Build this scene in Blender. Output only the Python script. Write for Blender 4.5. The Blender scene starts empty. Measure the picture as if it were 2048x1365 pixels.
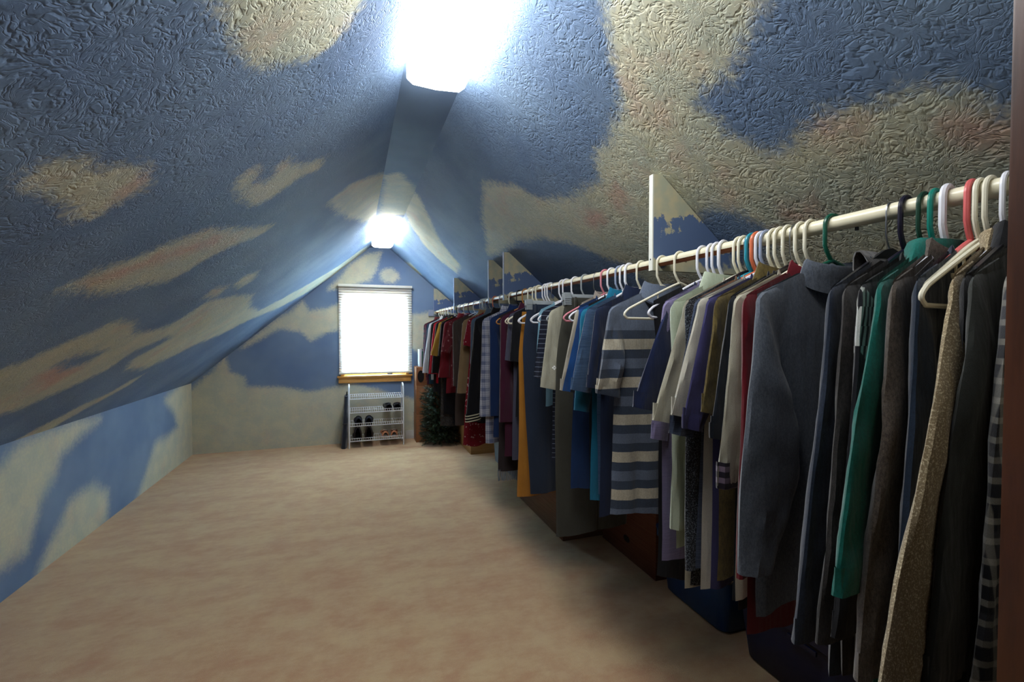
import bpy, bmesh, math, random
import numpy as np
from mathutils import Vector, Matrix, noise

# ------------------------------------------------------------------ camera, sky, exposure
scene = bpy.context.scene
col = scene.collection
RODX, RODZ = 1.05, 1.695
CAM_H = 1.45

cam_data = bpy.data.cameras.new('camera')
cam_data.sensor_width = 36.0
cam_data.lens = 920.0 / 2048.0 * 36.0
cam_data.clip_start = 0.02
cam = bpy.data.objects.new('camera', cam_data)
col.objects.link(cam)
_d = Vector((708 - 1024, 682.5 - 661, -920.0)).normalized()          # room axis (+Y) seen from the camera
_z = Vector((0, -_d.z, _d.y)).normalized()
_x = _d.cross(_z)
cam.matrix_world = Matrix.Translation((0, 0, CAM_H)) @ Matrix((_x, _d, _z)).to_4x4()
scene.camera = cam

world = bpy.data.worlds.new('daylight')
scene.world = world
world.use_nodes = True
bg = world.node_tree.nodes['Background']
bg.inputs[0].default_value = (0.52, 0.76, 1.0, 1)
bg.inputs[1].default_value = 52.0
scene.cycles.max_bounces = 6
scene.cycles.diffuse_bounces = 3
scene.cycles.transmission_bounces = 6
scene.cycles.transparent_max_bounces = 5
scene.cycles.sample_clamp_indirect = 60.0
scene.cycles.caustics_reflective = False
scene.cycles.caustics_refractive = False

vs = scene.view_settings
vs.view_transform = 'Standard'
vs.look = 'None'
vs.gamma = 1.0
vs.use_curve_mapping = False
vs.exposure = 0.0

LAMP_STRENGTH = 21.0

rng = random.Random(11)

# ------------------------------------------------------------------ helpers
def srgb(r, g, b):
    def f(c):
        c /= 255.0
        return c / 12.92 if c <= 0.04045 else ((c + 0.055) / 1.055) ** 2.4
    return (f(r), f(g), f(b), 1.0)

def link(o, parent=None):
    col.objects.link(o)
    if parent is not None:
        o.parent = parent
    return o

def tag(o, label, cat, group=None):
    o['label'] = label
    o['category'] = cat
    if group:
        o['group'] = group
    return o

def empty(name, loc=(0, 0, 0), rz=0.0):
    o = bpy.data.objects.new(name, None)
    o.empty_display_size = 0.05
    o.location = loc
    o.rotation_euler = (0, 0, rz)
    return link(o)

class MB:
    def __init__(self):
        self.v = []; self.f = []
    def add(self, verts, faces):
        n = len(self.v)
        self.v.extend([tuple(p) for p in verts])
        self.f.extend([tuple(i + n for i in q) for q in faces])
        return self
    def box(self, x0, x1, y0, y1, z0, z1):
        v = [(x0, y0, z0), (x1, y0, z0), (x1, y1, z0), (x0, y1, z0), (x0, y0, z1), (x1, y0, z1), (x1, y1, z1), (x0, y1, z1)]
        return self.add(v, [(0, 3, 2, 1), (4, 5, 6, 7), (0, 1, 5, 4), (1, 2, 6, 5), (2, 3, 7, 6), (3, 0, 4, 7)])
    def prism_y(self, pts, y0, y1):
        """pts: (x, z) polygon pushed along Y"""
        n = len(pts)
        v = [(p[0], y0, p[1]) for p in pts] + [(p[0], y1, p[1]) for p in pts]
        f = [tuple(range(n)), tuple(range(2 * n - 1, n - 1, -1))]
        f += [(i, i + n, (i + 1) % n + n, (i + 1) % n) for i in range(n)]
        return self.add(v, f)
    def loft(self, rings, closed=True, cap0=False, cap1=False):
        n = len(rings[0]); v = [p for r in rings for p in r]; f = []
        for i in range(len(rings) - 1):
            for j in range(n if closed else n - 1):
                k = (j + 1) % n
                f.append((i * n + j, i * n + k, (i + 1) * n + k, (i + 1) * n + j))
        if cap0: f.append(tuple(range(n - 1, -1, -1)))
        if cap1: f.append(tuple(range((len(rings) - 1) * n, len(rings) * n)))
        return self.add(v, f)
    def tube(self, pts, r, n=8, cap=True, closed=False):
        pts = [Vector(p) for p in pts]; m = len(pts); rings = []
        up = None
        for i, p in enumerate(pts):
            if closed:
                t = pts[(i + 1) % m] - pts[i - 1]
            else:
                t = pts[min(i + 1, m - 1)] - pts[max(i - 1, 0)]
            t.normalize()
            if up is None:
                up = Vector((0, 1, 0)) if abs(t.y) < 0.9 else Vector((1, 0, 0))
            a = (up - t * up.dot(t)).normalized(); up = a
            b = t.cross(a)
            rr = r[i] if isinstance(r, (list, tuple)) else r
            rings.append([p + (a * math.cos(q) + b * math.sin(q)) * rr for q in [2 * math.pi * k / n for k in range(n)]])
        if closed:
            rings.append(rings[0])
        return self.loft(rings, True, cap and not closed, cap and not closed)
    def build(self, name, mat, parent=None, smooth=True, bevel=0.0, angle=40):
        me = bpy.data.meshes.new(name)
        me.from_pydata(self.v, [], self.f)
        me.update()
        if bevel > 0:
            bm = bmesh.new(); bm.from_mesh(me)
            bmesh.ops.remove_doubles(bm, verts=bm.verts, dist=1e-5)
            es = [e for e in bm.edges if len(e.link_faces) == 2 and e.calc_face_angle(0) > 0.6]
            bmesh.ops.bevel(bm, geom=es, offset=bevel, segments=2, affect='EDGES', profile=0.6)
            bm.to_mesh(me); bm.free()
        else:
            bm = bmesh.new(); bm.from_mesh(me)
            bmesh.ops.recalc_face_normals(bm, faces=bm.faces)
            bm.to_mesh(me); bm.free()
        if smooth:
            for p in me.polygons: p.use_smooth = True
            try:
                me.set_sharp_from_angle(angle=math.radians(angle))
            except Exception:
                pass
        me.materials.append(mat)
        o = bpy.data.objects.new(name, me)
        return link(o, parent)

# ------------------------------------------------------------------ node helpers
class NT:
    def __init__(self, name):
        self.m = bpy.data.materials.new(name)
        self.m.use_nodes = True
        self.t = self.m.node_tree
        self.p = self.t.nodes['Principled BSDF']
    def n(self, typ, **kw):
        nd = self.t.nodes.new(typ)
        for k, v in kw.items():
            if k.startswith('i_'):
                nd.inputs[int(k[2:]) if k[2:].isdigit() else k[2:]].default_value = v
            else:
                setattr(nd, k, v)
        return nd
    def l(self, a, b):
        self.t.links.new(a, b)
    def math(self, op, a, b=None, c=None, clamp=False):
        nd = self.t.nodes.new('ShaderNodeMath'); nd.operation = op; nd.use_clamp = clamp
        for i, x in enumerate((a, b, c)):
            if x is None: continue
            if isinstance(x, (int, float)): nd.inputs[i].default_value = x
            else: self.l(x, nd.inputs[i])
        return nd.outputs[0]
    def mix(self, fac, a, b, mode='MIX'):
        nd = self.t.nodes.new('ShaderNodeMix'); nd.data_type = 'RGBA'; nd.blend_type = mode
        for s, x in (('Factor', fac), ('A', a), ('B', b)):
            sock = [k for k in nd.inputs if k.name == s and k.enabled][0] if s == 'Factor' else [k for k in nd.inputs if k.name == s and k.type == 'RGBA'][0]
            if isinstance(x, (int, float)): sock.default_value = x
            elif isinstance(x, tuple): sock.default_value = x
            else: self.l(x, sock)
        return [k for k in nd.outputs if k.type == 'RGBA'][0]
    def noise(self, vec, scale, detail=2.0, rough=0.5, dim='3D'):
        nd = self.n('ShaderNodeTexNoise', noise_dimensions=dim)
        nd.inputs['Scale'].default_value = scale; nd.inputs['Detail'].default_value = detail; nd.inputs['Roughness'].default_value = rough
        if vec is not None: self.l(vec, nd.inputs['Vector'])
        return nd.outputs['Fac']
    def mapping(self, vec, scale=(1, 1, 1), loc=(0, 0, 0), rot=(0, 0, 0)):
        nd = self.n('ShaderNodeMapping')
        nd.inputs['Scale'].default_value = scale; nd.inputs['Location'].default_value = loc; nd.inputs['Rotation'].default_value = rot
        self.l(vec, nd.inputs['Vector'])
        return nd.outputs[0]
    def obj(self):
        return self.n('ShaderNodeTexCoord').outputs['Object']
    def smooth(self, x, lo, hi):
        nd = self.n('ShaderNodeMapRange', interpolation_type='SMOOTHSTEP')
        nd.inputs['From Min'].default_value = lo; nd.inputs['From Max'].default_value = hi
        self.l(x, nd.inputs['Value'])
        return nd.outputs[0]
    def bump(self, h, strength, dist, normal=None):
        nd = self.n('ShaderNodeBump')
        nd.inputs['Strength'].default_value = strength; nd.inputs['Distance'].default_value = dist
        self.l(h, nd.inputs['Height'])
        if normal is not None: self.l(normal, nd.inputs['Normal'])
        self.l(nd.outputs[0], self.p.inputs['Normal'])
        return nd.outputs[0]
    def base(self, c):
        if isinstance(c, tuple): self.p.inputs['Base Color'].default_value = c
        else: self.l(c, self.p.inputs['Base Color'])
    def set(self, **kw):
        for k, v in kw.items():
            self.p.inputs[k.replace('_', ' ')].default_value = v

def plain(name, c, rough=0.5, spec=0.4, metal=0.0, grain=0.06):
    k = NT(name)
    nz = k.noise(k.obj(), 35, 3)
    dk = tuple(x * (1 - grain * 2) for x in c[:3]) + (1,)
    k.base(k.mix(nz, dk, c))
    k.set(Roughness=rough, Metallic=metal)
    k.p.inputs['Specular IOR Level'].default_value = spec
    return k.m

def wood(name, c1, c2, axis='X', rough=0.45, scale=1.0):
    k = NT(name)
    sc = {'X': (1.5, 14, 14), 'Y': (14, 1.5, 14), 'Z': (14, 14, 1.5)}[axis]
    v = k.mapping(k.obj(), tuple(s * scale for s in sc))
    a = k.noise(v, 3.0, 6, 0.6)
    f = k.smooth(a, 0.3, 0.7)
    k.base(k.mix(f, c1, c2))
    k.set(Roughness=rough)
    k.bump(a, 0.15, 0.002)
    return k.m

# ------------------------------------------------------------------ fabric
def fabric(name, c, kind='plain', c2=None, c3=None, scale=1.0, rough=0.92, sheen=0.25, amp=0.22):
    k = NT(name)
    o = k.obj()
    fine = k.noise(o, 900, 2)
    big = k.noise(o, 9, 3)
    if kind == 'plain':
        base = k.mix(k.smooth(big, 0.25, 0.75), tuple(x * (1 - amp * .5) for x in c[:3]) + (1,), c)
    elif kind == 'heather':
        v = k.mapping(o, (1.0, 1.0, 0.45))
        a = k.noise(v, 260 * scale, 3, 0.7)
        b = k.noise(v, 700 * scale, 2, 0.7)
        f = k.smooth(k.math('ADD', k.math('MULTIPLY', a, 0.6), k.math('MULTIPLY', b, 0.4)), 0.38, 0.62)
        base = k.mix(f, c, c2)
    elif kind == 'slub':                                       # short horizontal yarn streaks
        v = k.mapping(o, (14.0, 14.0, 420.0))
        f = k.smooth(k.noise(v, 1.0 * scale, 4, 0.7), 0.35, 0.65)
        base = k.mix(f, c, c2)
    elif kind == 'speckle':
        f = k.smooth(k.noise(o, 330 * scale, 3, 0.8), 0.52, 0.6)
        base = k.mix(f, c, c2)
    elif kind == 'floral':
        vo = k.n('ShaderNodeTexVoronoi'); vo.inputs['Scale'].default_value = 48 * scale; k.l(o, vo.inputs['Vector'])
        f = k.smooth(vo.outputs['Distance'], 0.36, 0.24)
        f2 = k.smooth(k.noise(o, 30, 2), 0.5, 0.56)
        base = k.mix(k.math('MULTIPLY', f, f2), c, c2)
    elif kind in ('plaid', 'check'):
        sx = k.n('ShaderNodeSeparateXYZ'); k.l(o, sx.inputs[0])
        def band(s, per, lo, hi, off=0.0):
            t = k.math('FRACT', k.math('ADD', k.math('DIVIDE', s, per), off))
            return k.math('MULTIPLY', k.smooth(t, lo - .04, lo + .02), k.smooth(t, hi + .04, hi - .02))
        per = 0.075 * scale
        hx = band(k.math('ADD', sx.outputs['X'], 5.0), per, .35, .75); hz = band(k.math('ADD', sx.outputs['Z'], 5.0), per, .35, .75)
        lx = band(k.math('ADD', sx.outputs['X'], 5.0), per / 4, .4, .7); lz = band(k.math('ADD', sx.outputs['Z'], 5.0), per / 4, .4, .7)
        f = k.math('MULTIPLY', k.math('ADD', hx, hz), 0.5)
        base = k.mix(f, c, c2)
        g = k.math('MULTIPLY', k.math('ADD', lx, lz), 0.32)
        base = k.mix(g, base, c3 if c3 else c2)
    elif kind == 'pinstripe':
        sx = k.n('ShaderNodeSeparateXYZ'); k.l(o, sx.inputs[0])
        t = k.math('FRACT', k.math('DIVIDE', k.math('ADD', sx.outputs['Z'], 5.0), 0.0225 * scale))
        base = k.mix(k.math('MULTIPLY', k.smooth(t, .44, .47), k.smooth(t, .58, .55)), c, c2)
    elif kind == 'rugby':                                      # wide bands: cream, dark, mid, dark
        sx = k.n('ShaderNodeSeparateXYZ'); k.l(o, sx.inputs[0])
        t = k.math('FRACT', k.math('DIVIDE', k.math('SUBTRACT', -0.275 + 1.32, sx.outputs['Z']), 0.132))
        cr = k.n('ShaderNodeValToRGB'); cr.color_ramp.interpolation = 'CONSTANT'
        el = cr.color_ramp.elements
        el[0].position = 0; el[0].color = c3
        el[1].position = 0.275; el[1].color = c
        e = el.new(0.51); e.color = c2
        e = el.new(0.77); e.color = c
        k.l(t, cr.inputs[0])
        base = k.mix(k.smooth(sx.outputs['Z'], -.236, -.234), cr.outputs[0], c2)
        h = k.smooth(k.noise(k.mapping(o, (1, 1, .4)), 400, 2, .7), .35, .65)
        base = k.mix(k.math('MULTIPLY', h, 0.22), base, (0.02, 0.025, 0.04, 1))
    elif kind == 'blocks':                                     # colour-blocked sleeve: grey edge, blue panel, black
        sx = k.n('ShaderNodeSeparateXYZ'); k.l(o, sx.inputs[0])
        e = k.math('SUBTRACT', sx.outputs['X'], k.math('MULTIPLY', k.math('ADD', sx.outputs['Z'], .165), .27))
        base = k.mix(k.smooth(e, -.206, -.203), c, c2)
        base = k.mix(k.smooth(e, -.166, -.163), base, c3)
    elif kind == 'sleevechecks':                               # rows of short pale bars printed at the shoulder
        sx = k.n('ShaderNodeSeparateXYZ'); k.l(o, sx.inputs[0])
        e = k.math('ADD', k.math('SUBTRACT', sx.outputs['X'], k.math('MULTIPLY', k.math('ADD', sx.outputs['Z'], .165), .27)), .216)
        row = k.math('FLOOR', k.math('DIVIDE', sx.outputs['Z'], .034))
        par = k.math('MULTIPLY', k.math('MODULO', k.math('ABSOLUTE', row), 2.0), .0028)
        t = k.math('DIVIDE', k.math('ADD', e, par), .0135)
        bar = k.math('MULTIPLY', k.smooth(k.math('FRACT', t), .06, .10), k.smooth(k.math('FRACT', t), .62, .58))
        zz = k.math('ADD', sx.outputs['Z'], k.math('MULTIPLY', e, .75))
        m = k.math('MULTIPLY', k.smooth(zz, -.275, -.272), k.smooth(zz, -.162, -.165))
        m = k.math('MULTIPLY', m, k.math('MULTIPLY', k.smooth(e, -.004, -.002), k.smooth(e, .086, .084)))
        base = k.mix(k.math('MULTIPLY', bar, m), c, c2)
    elif kind == 'cuffstripes':
        sx = k.n('ShaderNodeSeparateXYZ'); k.l(o, sx.inputs[0])
        t = k.math('FRACT', k.math('DIVIDE', k.math('ADD', sx.outputs['Z'], 5.0), 0.026))
        base = k.mix(k.smooth(t, .5, .53), c, c2)
    k.base(k.mix(k.math('MULTIPLY', fine, 0.6), base, (0.0, 0.0, 0.0, 1)))
    k.set(Roughness=rough)
    k.p.inputs['Specular IOR Level'].default_value = 0.12
    k.p.inputs['Sheen Weight'].default_value = sheen
    k.p.inputs['Sheen Roughness'].default_value = 0.5
    drape = k.noise(k.mapping(o, (26, 12, 3.5)), 1.0, 3, .55)
    hgt = k.math('ADD', k.math('MULTIPLY', k.noise(o, 55, 3), 0.5), k.math('MULTIPLY', fine, 0.2))
    hgt = k.math('ADD', hgt, k.math('MULTIPLY', drape, 3.2))
    k.bump(hgt, 0.4, 0.005)
    return k.m

# ------------------------------------------------------------------ room shell
ZL, ZT = 0.835, 2.52
XL, XA, XB, XR = -1.79, 0.20, 0.45, 2.44
Y0, YF = 0.30, 6.247
SLOPE = (ZT - ZL) / (XA - XL)
def zs_left(x): return ZL + (x - XL) * SLOPE
def zs_right(x): return ZT - (x - XB) * SLOPE

# painted clouds, in metres on each surface: (X, Y) on the slopes and ridge, (X, Z) on the gable, (Y, Z) on the knee wall
CL_LEFT = [[(-0.26,1.10),(-0.27,1.20),(-0.26,1.30),(-0.24,1.39),(-0.19,1.45),(-0.12,1.50),(-0.06,1.51),(-0.02,1.46),(0.02,1.41),(0.05,1.28),(-0.00,1.09),(-0.13,1.00),(-0.23,1.02)],[(-0.66,1.29),(-0.63,1.29),(-0.60,1.32),(-0.59,1.36),(-0.59,1.41),(-0.57,1.44),(-0.54,1.46),(-0.53,1.53),(-0.55,1.60),(-0.58,1.63),(-0.62,1.62),(-0.67,1.62),(-0.70,1.61),(-0.71,1.56),(-0.70,1.50),(-0.69,1.43),(-0.68,1.33)],[(-0.41,1.96),(-0.38,1.94),(-0.34,1.94),(-0.34,2.02),(-0.36,2.08),(-0.34,2.17),(-0.31,2.13),(-0.28,2.06),(-0.25,2.05),(-0.24,2.11),(-0.22,2.19),(-0.13,2.31),(-0.15,2.39),(-0.21,2.36),(-0.27,2.35),(-0.32,2.34),(-0.36,2.35),(-0.41,2.29),(-0.44,2.15),(-0.43,2.03)],[(-0.90,1.90),(-0.85,1.93),(-0.80,1.98),(-0.74,2.04),(-0.65,2.11),(-0.56,2.23),(-0.50,2.45),(-0.41,2.74),(-0.47,2.75),(-0.58,2.62),(-0.68,2.54),(-0.78,2.51),(-0.83,2.39),(-0.89,2.22),(-0.91,2.06)],[(-0.82,3.14),(-0.77,3.11),(-0.74,3.29),(-0.80,3.35),(-0.84,3.29)],[(-0.72,3.36),(-0.65,3.33),(-0.61,3.47),(-0.66,3.59),(-0.73,3.55)],[(-1.28,2.15),(-1.24,2.21),(-1.19,2.29),(-1.13,2.37),(-1.07,2.46),(-1.02,2.55),(-1.00,2.71),(-1.09,2.90),(-1.04,3.20),(-0.94,3.26),(-0.84,3.30),(-0.78,3.66),(-0.74,4.02),(-0.83,4.39),(-0.84,4.87),(-0.70,5.14),(-0.54,5.38),(-0.36,5.62),(-0.15,5.82),(0.05,5.87),(0.17,5.96),(0.16,6.37),(-0.04,6.45),(-0.50,6.07),(-0.77,5.61),(-0.94,5.00),(-1.11,4.64),(-1.20,4.29),(-1.32,4.04),(-1.38,3.86),(-1.36,3.52),(-1.28,3.39),(-1.12,3.56),(-1.12,3.43),(-1.21,3.23),(-1.33,3.22),(-1.41,3.06),(-1.47,2.90),(-1.51,2.83),(-1.52,2.72),(-1.53,2.57)],[(-1.44,4.02),(-1.49,3.88),(-1.56,3.81),(-1.63,3.56),(-1.74,3.39),(-1.79,3.28),(-1.89,3.62),(-1.75,3.66),(-1.62,3.86),(-1.53,4.01)],[(-0.15,3.02),(-0.02,2.99),(0.12,3.12),(0.25,3.36),(0.31,4.84),(0.15,4.61),(-0.02,3.87),(-0.10,3.41)]]
CL_LEFT_HOLE = [[(-1.25,2.55),(-1.20,2.62),(-1.19,2.86),(-1.24,2.83),(-1.28,2.70)]]
CL_RIGHT = [[(0.58,0.99),(0.65,1.12),(0.68,1.18),(0.74,1.24),(0.81,1.29),(0.86,1.39),(0.89,1.50),(0.89,1.60),(0.92,1.67),(0.97,1.70),(0.97,1.92),(0.93,2.18),(0.81,2.31),(0.71,2.56),(0.76,2.78),(0.85,3.08),(1.01,3.53),(1.04,3.30),(1.03,2.85),(1.07,2.53),(1.16,2.31),(1.26,2.15),(1.32,2.05),(1.41,2.01),(1.64,2.24),(1.80,1.25),(1.78,0.70),(1.32,0.46),(1.23,0.54),(1.20,0.56),(1.17,0.57),(1.13,0.61),(1.11,0.65),(1.10,0.68),(1.11,0.71),(1.09,0.77),(1.09,0.84),(1.10,0.90),(1.12,0.96),(1.11,1.01),(1.06,1.06),(1.03,1.10),(1.01,1.06),(0.95,1.09),(0.93,1.06),(0.93,0.99),(0.90,0.92),(0.88,0.85),(0.87,0.82),(0.87,0.78),(0.79,0.70)],[(0.38,4.03),(0.46,3.61),(0.56,3.78),(0.74,4.18),(0.97,4.36),(1.02,4.72),(0.86,4.81),(0.69,4.76),(0.52,4.52)],[(0.61,6.35),(0.69,6.02),(0.84,6.12),(0.81,6.55)]]
CL_RIGHT_HOLE = [[(1.22,1.42),(1.21,1.33),(1.23,1.27),(1.28,1.21),(1.33,1.18),(1.41,1.30),(1.42,1.51),(1.35,1.56)]]
CL_FAR = [[(-0.31,1.96),(-0.16,2.12),(-0.04,2.29),(0.17,2.44),(0.34,2.47),(0.28,2.24),(0.21,2.10),(-0.04,2.02)],[(0.33,2.19),(0.38,2.24),(0.47,2.26),(0.55,2.21),(0.57,2.14),(0.50,2.08),(0.39,2.08),(0.33,2.13)],[(-1.29,1.22),(-1.21,1.31),(-0.97,1.52),(-0.74,1.67),(-0.60,1.81),(-0.53,1.69),(-0.34,1.72),(-0.15,1.79),(-0.16,1.46),(-0.35,1.41),(-0.51,1.32),(-0.63,1.44),(-0.86,1.47),(-1.02,1.38)],[(-1.85,0.70),(-1.58,0.96),(-1.45,1.14),(-1.40,0.95),(-1.25,0.89),(-1.23,0.77),(-0.86,0.75),(-0.53,0.68),(-0.29,0.71),(-0.05,0.78),(0.77,0.52),(0.76,-0.29),(-1.87,-0.11)],[(0.58,1.67),(0.73,1.66),(0.97,1.69),(1.25,1.59),(1.67,1.25),(1.24,1.15),(0.90,1.13),(0.58,1.26)]]
CL_KNEE = [[(5.45,0.75),(5.73,0.82),(6.12,0.89),(6.47,0.79),(6.42,-0.11),(4.76,-0.05),(4.91,0.08),(5.08,0.25),(5.19,0.37),(5.57,0.38),(5.80,0.41),(5.69,0.59)],[(2.99,0.72),(3.19,0.72),(3.35,0.80),(3.89,0.83),(4.21,0.79),(3.89,0.71),(3.72,0.65),(3.66,0.54),(3.51,0.43),(3.39,0.18),(3.17,0.18),(2.97,0.18)],[(3.81,0.31),(4.09,0.33),(4.30,0.21),(4.28,0.01),(3.91,-0.12),(3.40,-0.11),(3.54,0.08),(3.70,0.20)]]
CL_TOP = [[(0.21,3.32),(0.30,3.22),(0.45,3.58),(0.53,4.35),(0.24,4.45)]]
PINK_LEFT = [[(-0.86,1.97),(-0.74,2.13),(-0.55,2.41),(-0.60,2.44),(-0.78,2.15),(-0.87,2.04)],[(-1.31,2.53),(-1.22,2.63),(-1.30,2.87),(-1.41,2.78)],[(-0.60,1.56),(-0.55,1.56),(-0.58,1.61),(-0.64,1.60)]]
PINK_RIGHT = [[(1.10,0.87),(1.11,0.80),(1.15,0.76),(1.16,0.81),(1.13,0.87)],[(1.19,0.64),(1.20,0.59),(1.24,0.54),(1.26,0.56),(1.24,0.62)],[(1.07,2.06),(1.05,1.93),(1.10,1.87),(1.12,2.01)],[(1.27,1.10),(1.27,1.00),(1.31,1.00),(1.31,1.10)],[(1.03,1.73),(1.02,1.64),(1.07,1.65),(1.10,1.75)]]

def sdf(P, polys):
    """signed distance (positive inside) of 2-D points P to a union of polygons"""
    best = np.full(len(P), -9.0)
    for poly in polys:
        A = np.array(poly); B = np.roll(A, -1, 0)
        d = np.full(len(P), 9.0); inside = np.zeros(len(P), bool)
        for a, b in zip(A, B):
            ab = b - a; t = np.clip(((P - a) @ ab) / max(ab @ ab, 1e-9), 0, 1)
            d = np.minimum(d, np.linalg.norm(P - (a + t[:, None] * ab), axis=1))
            c = (a[1] > P[:, 1]) != (b[1] > P[:, 1])
            with np.errstate(divide='ignore', invalid='ignore'):
                xi = (b[0] - a[0]) * (P[:, 1] - a[1]) / (b[1] - a[1]) + a[0]
            inside ^= c & (P[:, 0] < xi)
        best = np.maximum(best, np.where(inside, d, -d))
    return best

def mural(name, stomp=True, edge=0.02, wob=0.09, pink=0.55, inner=1.8):
    k = NT(name)
    at = k.n('ShaderNodeAttribute', attribute_name='cloud')
    uvn = k.n('ShaderNodeUVMap'); uvn.uv_map = 'metres'
    uv = uvn.outputs[0]
    n1 = k.noise(uv, 5, 5, 0.65); n2 = k.noise(uv, 40, 4, 0.7)
    d = k.math('ADD', at.outputs['Fac'], k.math('MULTIPLY', k.math('SUBTRACT', n1, 0.5), wob))
    d = k.math('ADD', d, k.math('MULTIPLY', k.math('SUBTRACT', n2, 0.5), 0.09))
    f = k.smooth(d, -edge * 1.4, edge * inner)
    # sky: two close blues; cloud: cream with greenish-grey and pink dabs
    bl = k.mix(k.smooth(k.noise(uv, 1.6, 3), .3, .7), srgb(104, 127, 160), srgb(124, 147, 174))
    cr = k.mix(k.smooth(k.noise(uv, 6, 4, .6), .35, .65), srgb(190, 194, 174), srgb(206, 203, 176))
    pk = k.math('MULTIPLY', k.smooth(k.noise(k.mapping(uv, loc=(7.3, 2.1, 0)), 3.4, 4, .65), .53, .70), pink)
    pa = k.n('ShaderNodeAttribute', attribute_name='pink')
    pk2 = k.math('MULTIPLY', k.smooth(k.math('ADD', pa.outputs['Fac'], k.math('MULTIPLY', k.math('SUBTRACT', k.noise(uv, 9, 5, .7), .5), .16)), -.05, .05), .75)
    cr = k.mix(k.math('MAXIMUM', k.math('MULTIPLY', pk, .6), pk2), cr, srgb(208, 160, 142))
    yl = k.math('MULTIPLY', k.smooth(k.noise(k.mapping(uv, loc=(1.3, 8.1, 0)), 4.5, 4, .65), .56, .72), 0.28)
    cr = k.mix(yl, cr, srgb(206, 198, 136))
    dab = k.smooth(k.noise(uv, 60, 3, .6), .3, .62)
    base = k.mix(f, bl, k.mix(k.math('MULTIPLY', dab, 0.12), cr, bl))
    k.base(base)
    k.set(Roughness=0.7)
    k.p.inputs['Specular IOR Level'].default_value = 0.18
    if stomp:
        def strands(loc, scale, wiggle):
            w = k.n('ShaderNodeTexNoise', noise_dimensions='2D'); w.inputs['Scale'].default_value = 16; w.inputs['Detail'].default_value = 3
            m0 = k.mapping(uv, loc=loc); k.l(m0, w.inputs['Vector'])
            off = k.n('ShaderNodeVectorMath', operation='SUBTRACT'); k.l(w.outputs['Color'], off.inputs[0]); off.inputs[1].default_value = (.5, .5, .5)
            sc = k.n('ShaderNodeVectorMath', operation='SCALE'); k.l(off.outputs[0], sc.inputs[0]); sc.inputs['Scale'].default_value = wiggle
            ad = k.n('ShaderNodeVectorMath', operation='ADD'); k.l(m0, ad.inputs[0]); k.l(sc.outputs[0], ad.inputs[1])
            vo = k.n('ShaderNodeTexVoronoi', voronoi_dimensions='2D'); vo.inputs['Scale'].default_value = scale
            k.l(ad.outputs[0], vo.inputs['Vector'])
            de = k.n('ShaderNodeVectorMath', operation='SUBTRACT'); k.l(ad.outputs[0], de.inputs[0]); k.l(vo.outputs['Position'], de.inputs[1])
            nm = k.n('ShaderNodeVectorMath', operation='NORMALIZE'); k.l(de.outputs[0], nm.inputs[0])
            ln = k.n('ShaderNodeVectorMath', operation='LENGTH'); k.l(de.outputs[0], ln.inputs[0])
            sp = k.n('ShaderNodeSeparateXYZ'); k.l(nm.outputs[0], sp.inputs[0])
            spc = k.n('ShaderNodeSeparateXYZ'); k.l(vo.outputs['Color'], spc.inputs[0])
            cb = k.n('ShaderNodeCombineXYZ')
            k.l(k.math('MULTIPLY', sp.outputs[0], 3.6), cb.inputs[0]); k.l(k.math('MULTIPLY', sp.outputs[1], 3.6), cb.inputs[1])
            k.l(k.math('ADD', k.math('MULTIPLY', ln.outputs['Value'], 17.0), k.math('MULTIPLY', spc.outputs[0], 40.0)), cb.inputs[2])
            r = k.noise(cb.outputs[0], 1.0, 1.5, .5)
            r = k.math('SUBTRACT', 1.0, k.math('ABSOLUTE', k.math('MULTIPLY', k.math('SUBTRACT', r, 0.5), 17.0)))
            return k.math('MAXIMUM', r, 0.0)
        a = strands((0, 0, 0), 5.5, .045)
        b = strands((3.37, 1.91, 0), 7.5, .06)
        hgt = k.math('ADD', k.math('MULTIPLY', k.math('MAXIMUM', a, b), 0.62), k.math('MULTIPLY', k.noise(uv, 55, 3, .6), 0.22))
        k.bump(hgt, 0.52, 0.006)
    else:
        k.bump(k.noise(uv, 160, 3, .6), 0.2, 0.002)
    return k.m

def painted_grid(name, us, vs_, pos, cloud_xy, polys, holes, mat, parent=None, pinks=None):
    U, V = np.meshgrid(us, vs_, indexing='ij')
    nu, nv = U.shape
    P = np.array([pos(u, v) for u, v in zip(U.ravel(), V.ravel())])
    me = bpy.data.meshes.new(name)
    idx = np.arange(nu * nv).reshape(nu, nv)
    q = np.stack([idx[:-1, :-1], idx[1:, :-1], idx[1:, 1:], idx[:-1, 1:]], -1).reshape(-1, 4)
    me.from_pydata(P.tolist(), [], q.tolist())
    C = np.array([cloud_xy(u, v) for u, v in zip(U.ravel(), V.ravel())])
    d = sdf(C, polys)
    if holes:
        d = np.minimum(d, -sdf(C, holes))
    a = me.attributes.new('cloud', 'FLOAT', 'POINT')
    a.data.foreach_set('value', d.astype(np.float32))
    pa = me.attributes.new('pink', 'FLOAT', 'POINT')
    pa.data.foreach_set('value', (sdf(C, pinks) if pinks else np.full(len(C), -1.0)).astype(np.float32))
    uvl = me.uv_layers.new(name='metres')
    uvd = np.stack([U.ravel(), V.ravel()], -1)[q.ravel()]
    uvl.data.foreach_set('uv', uvd.astype(np.float32).ravel())
    me.materials.append(mat)
    me.update()
    o = bpy.data.objects.new(name, me)
    link(o, parent)
    if parent is None: o['kind'] = 'structure'
    return o

M_MURAL = mural('stomped_plaster_sky_mural')
M_MURAL_FLAT = mural('smooth_wall_sky_mural', stomp=False, edge=.03, wob=.05, pink=.25, inner=1.2)
M_MURAL_SOFT = mural('knee_wall_sky_mural', stomp=False, edge=.055, wob=.05, pink=.25, inner=1.2)

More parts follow.
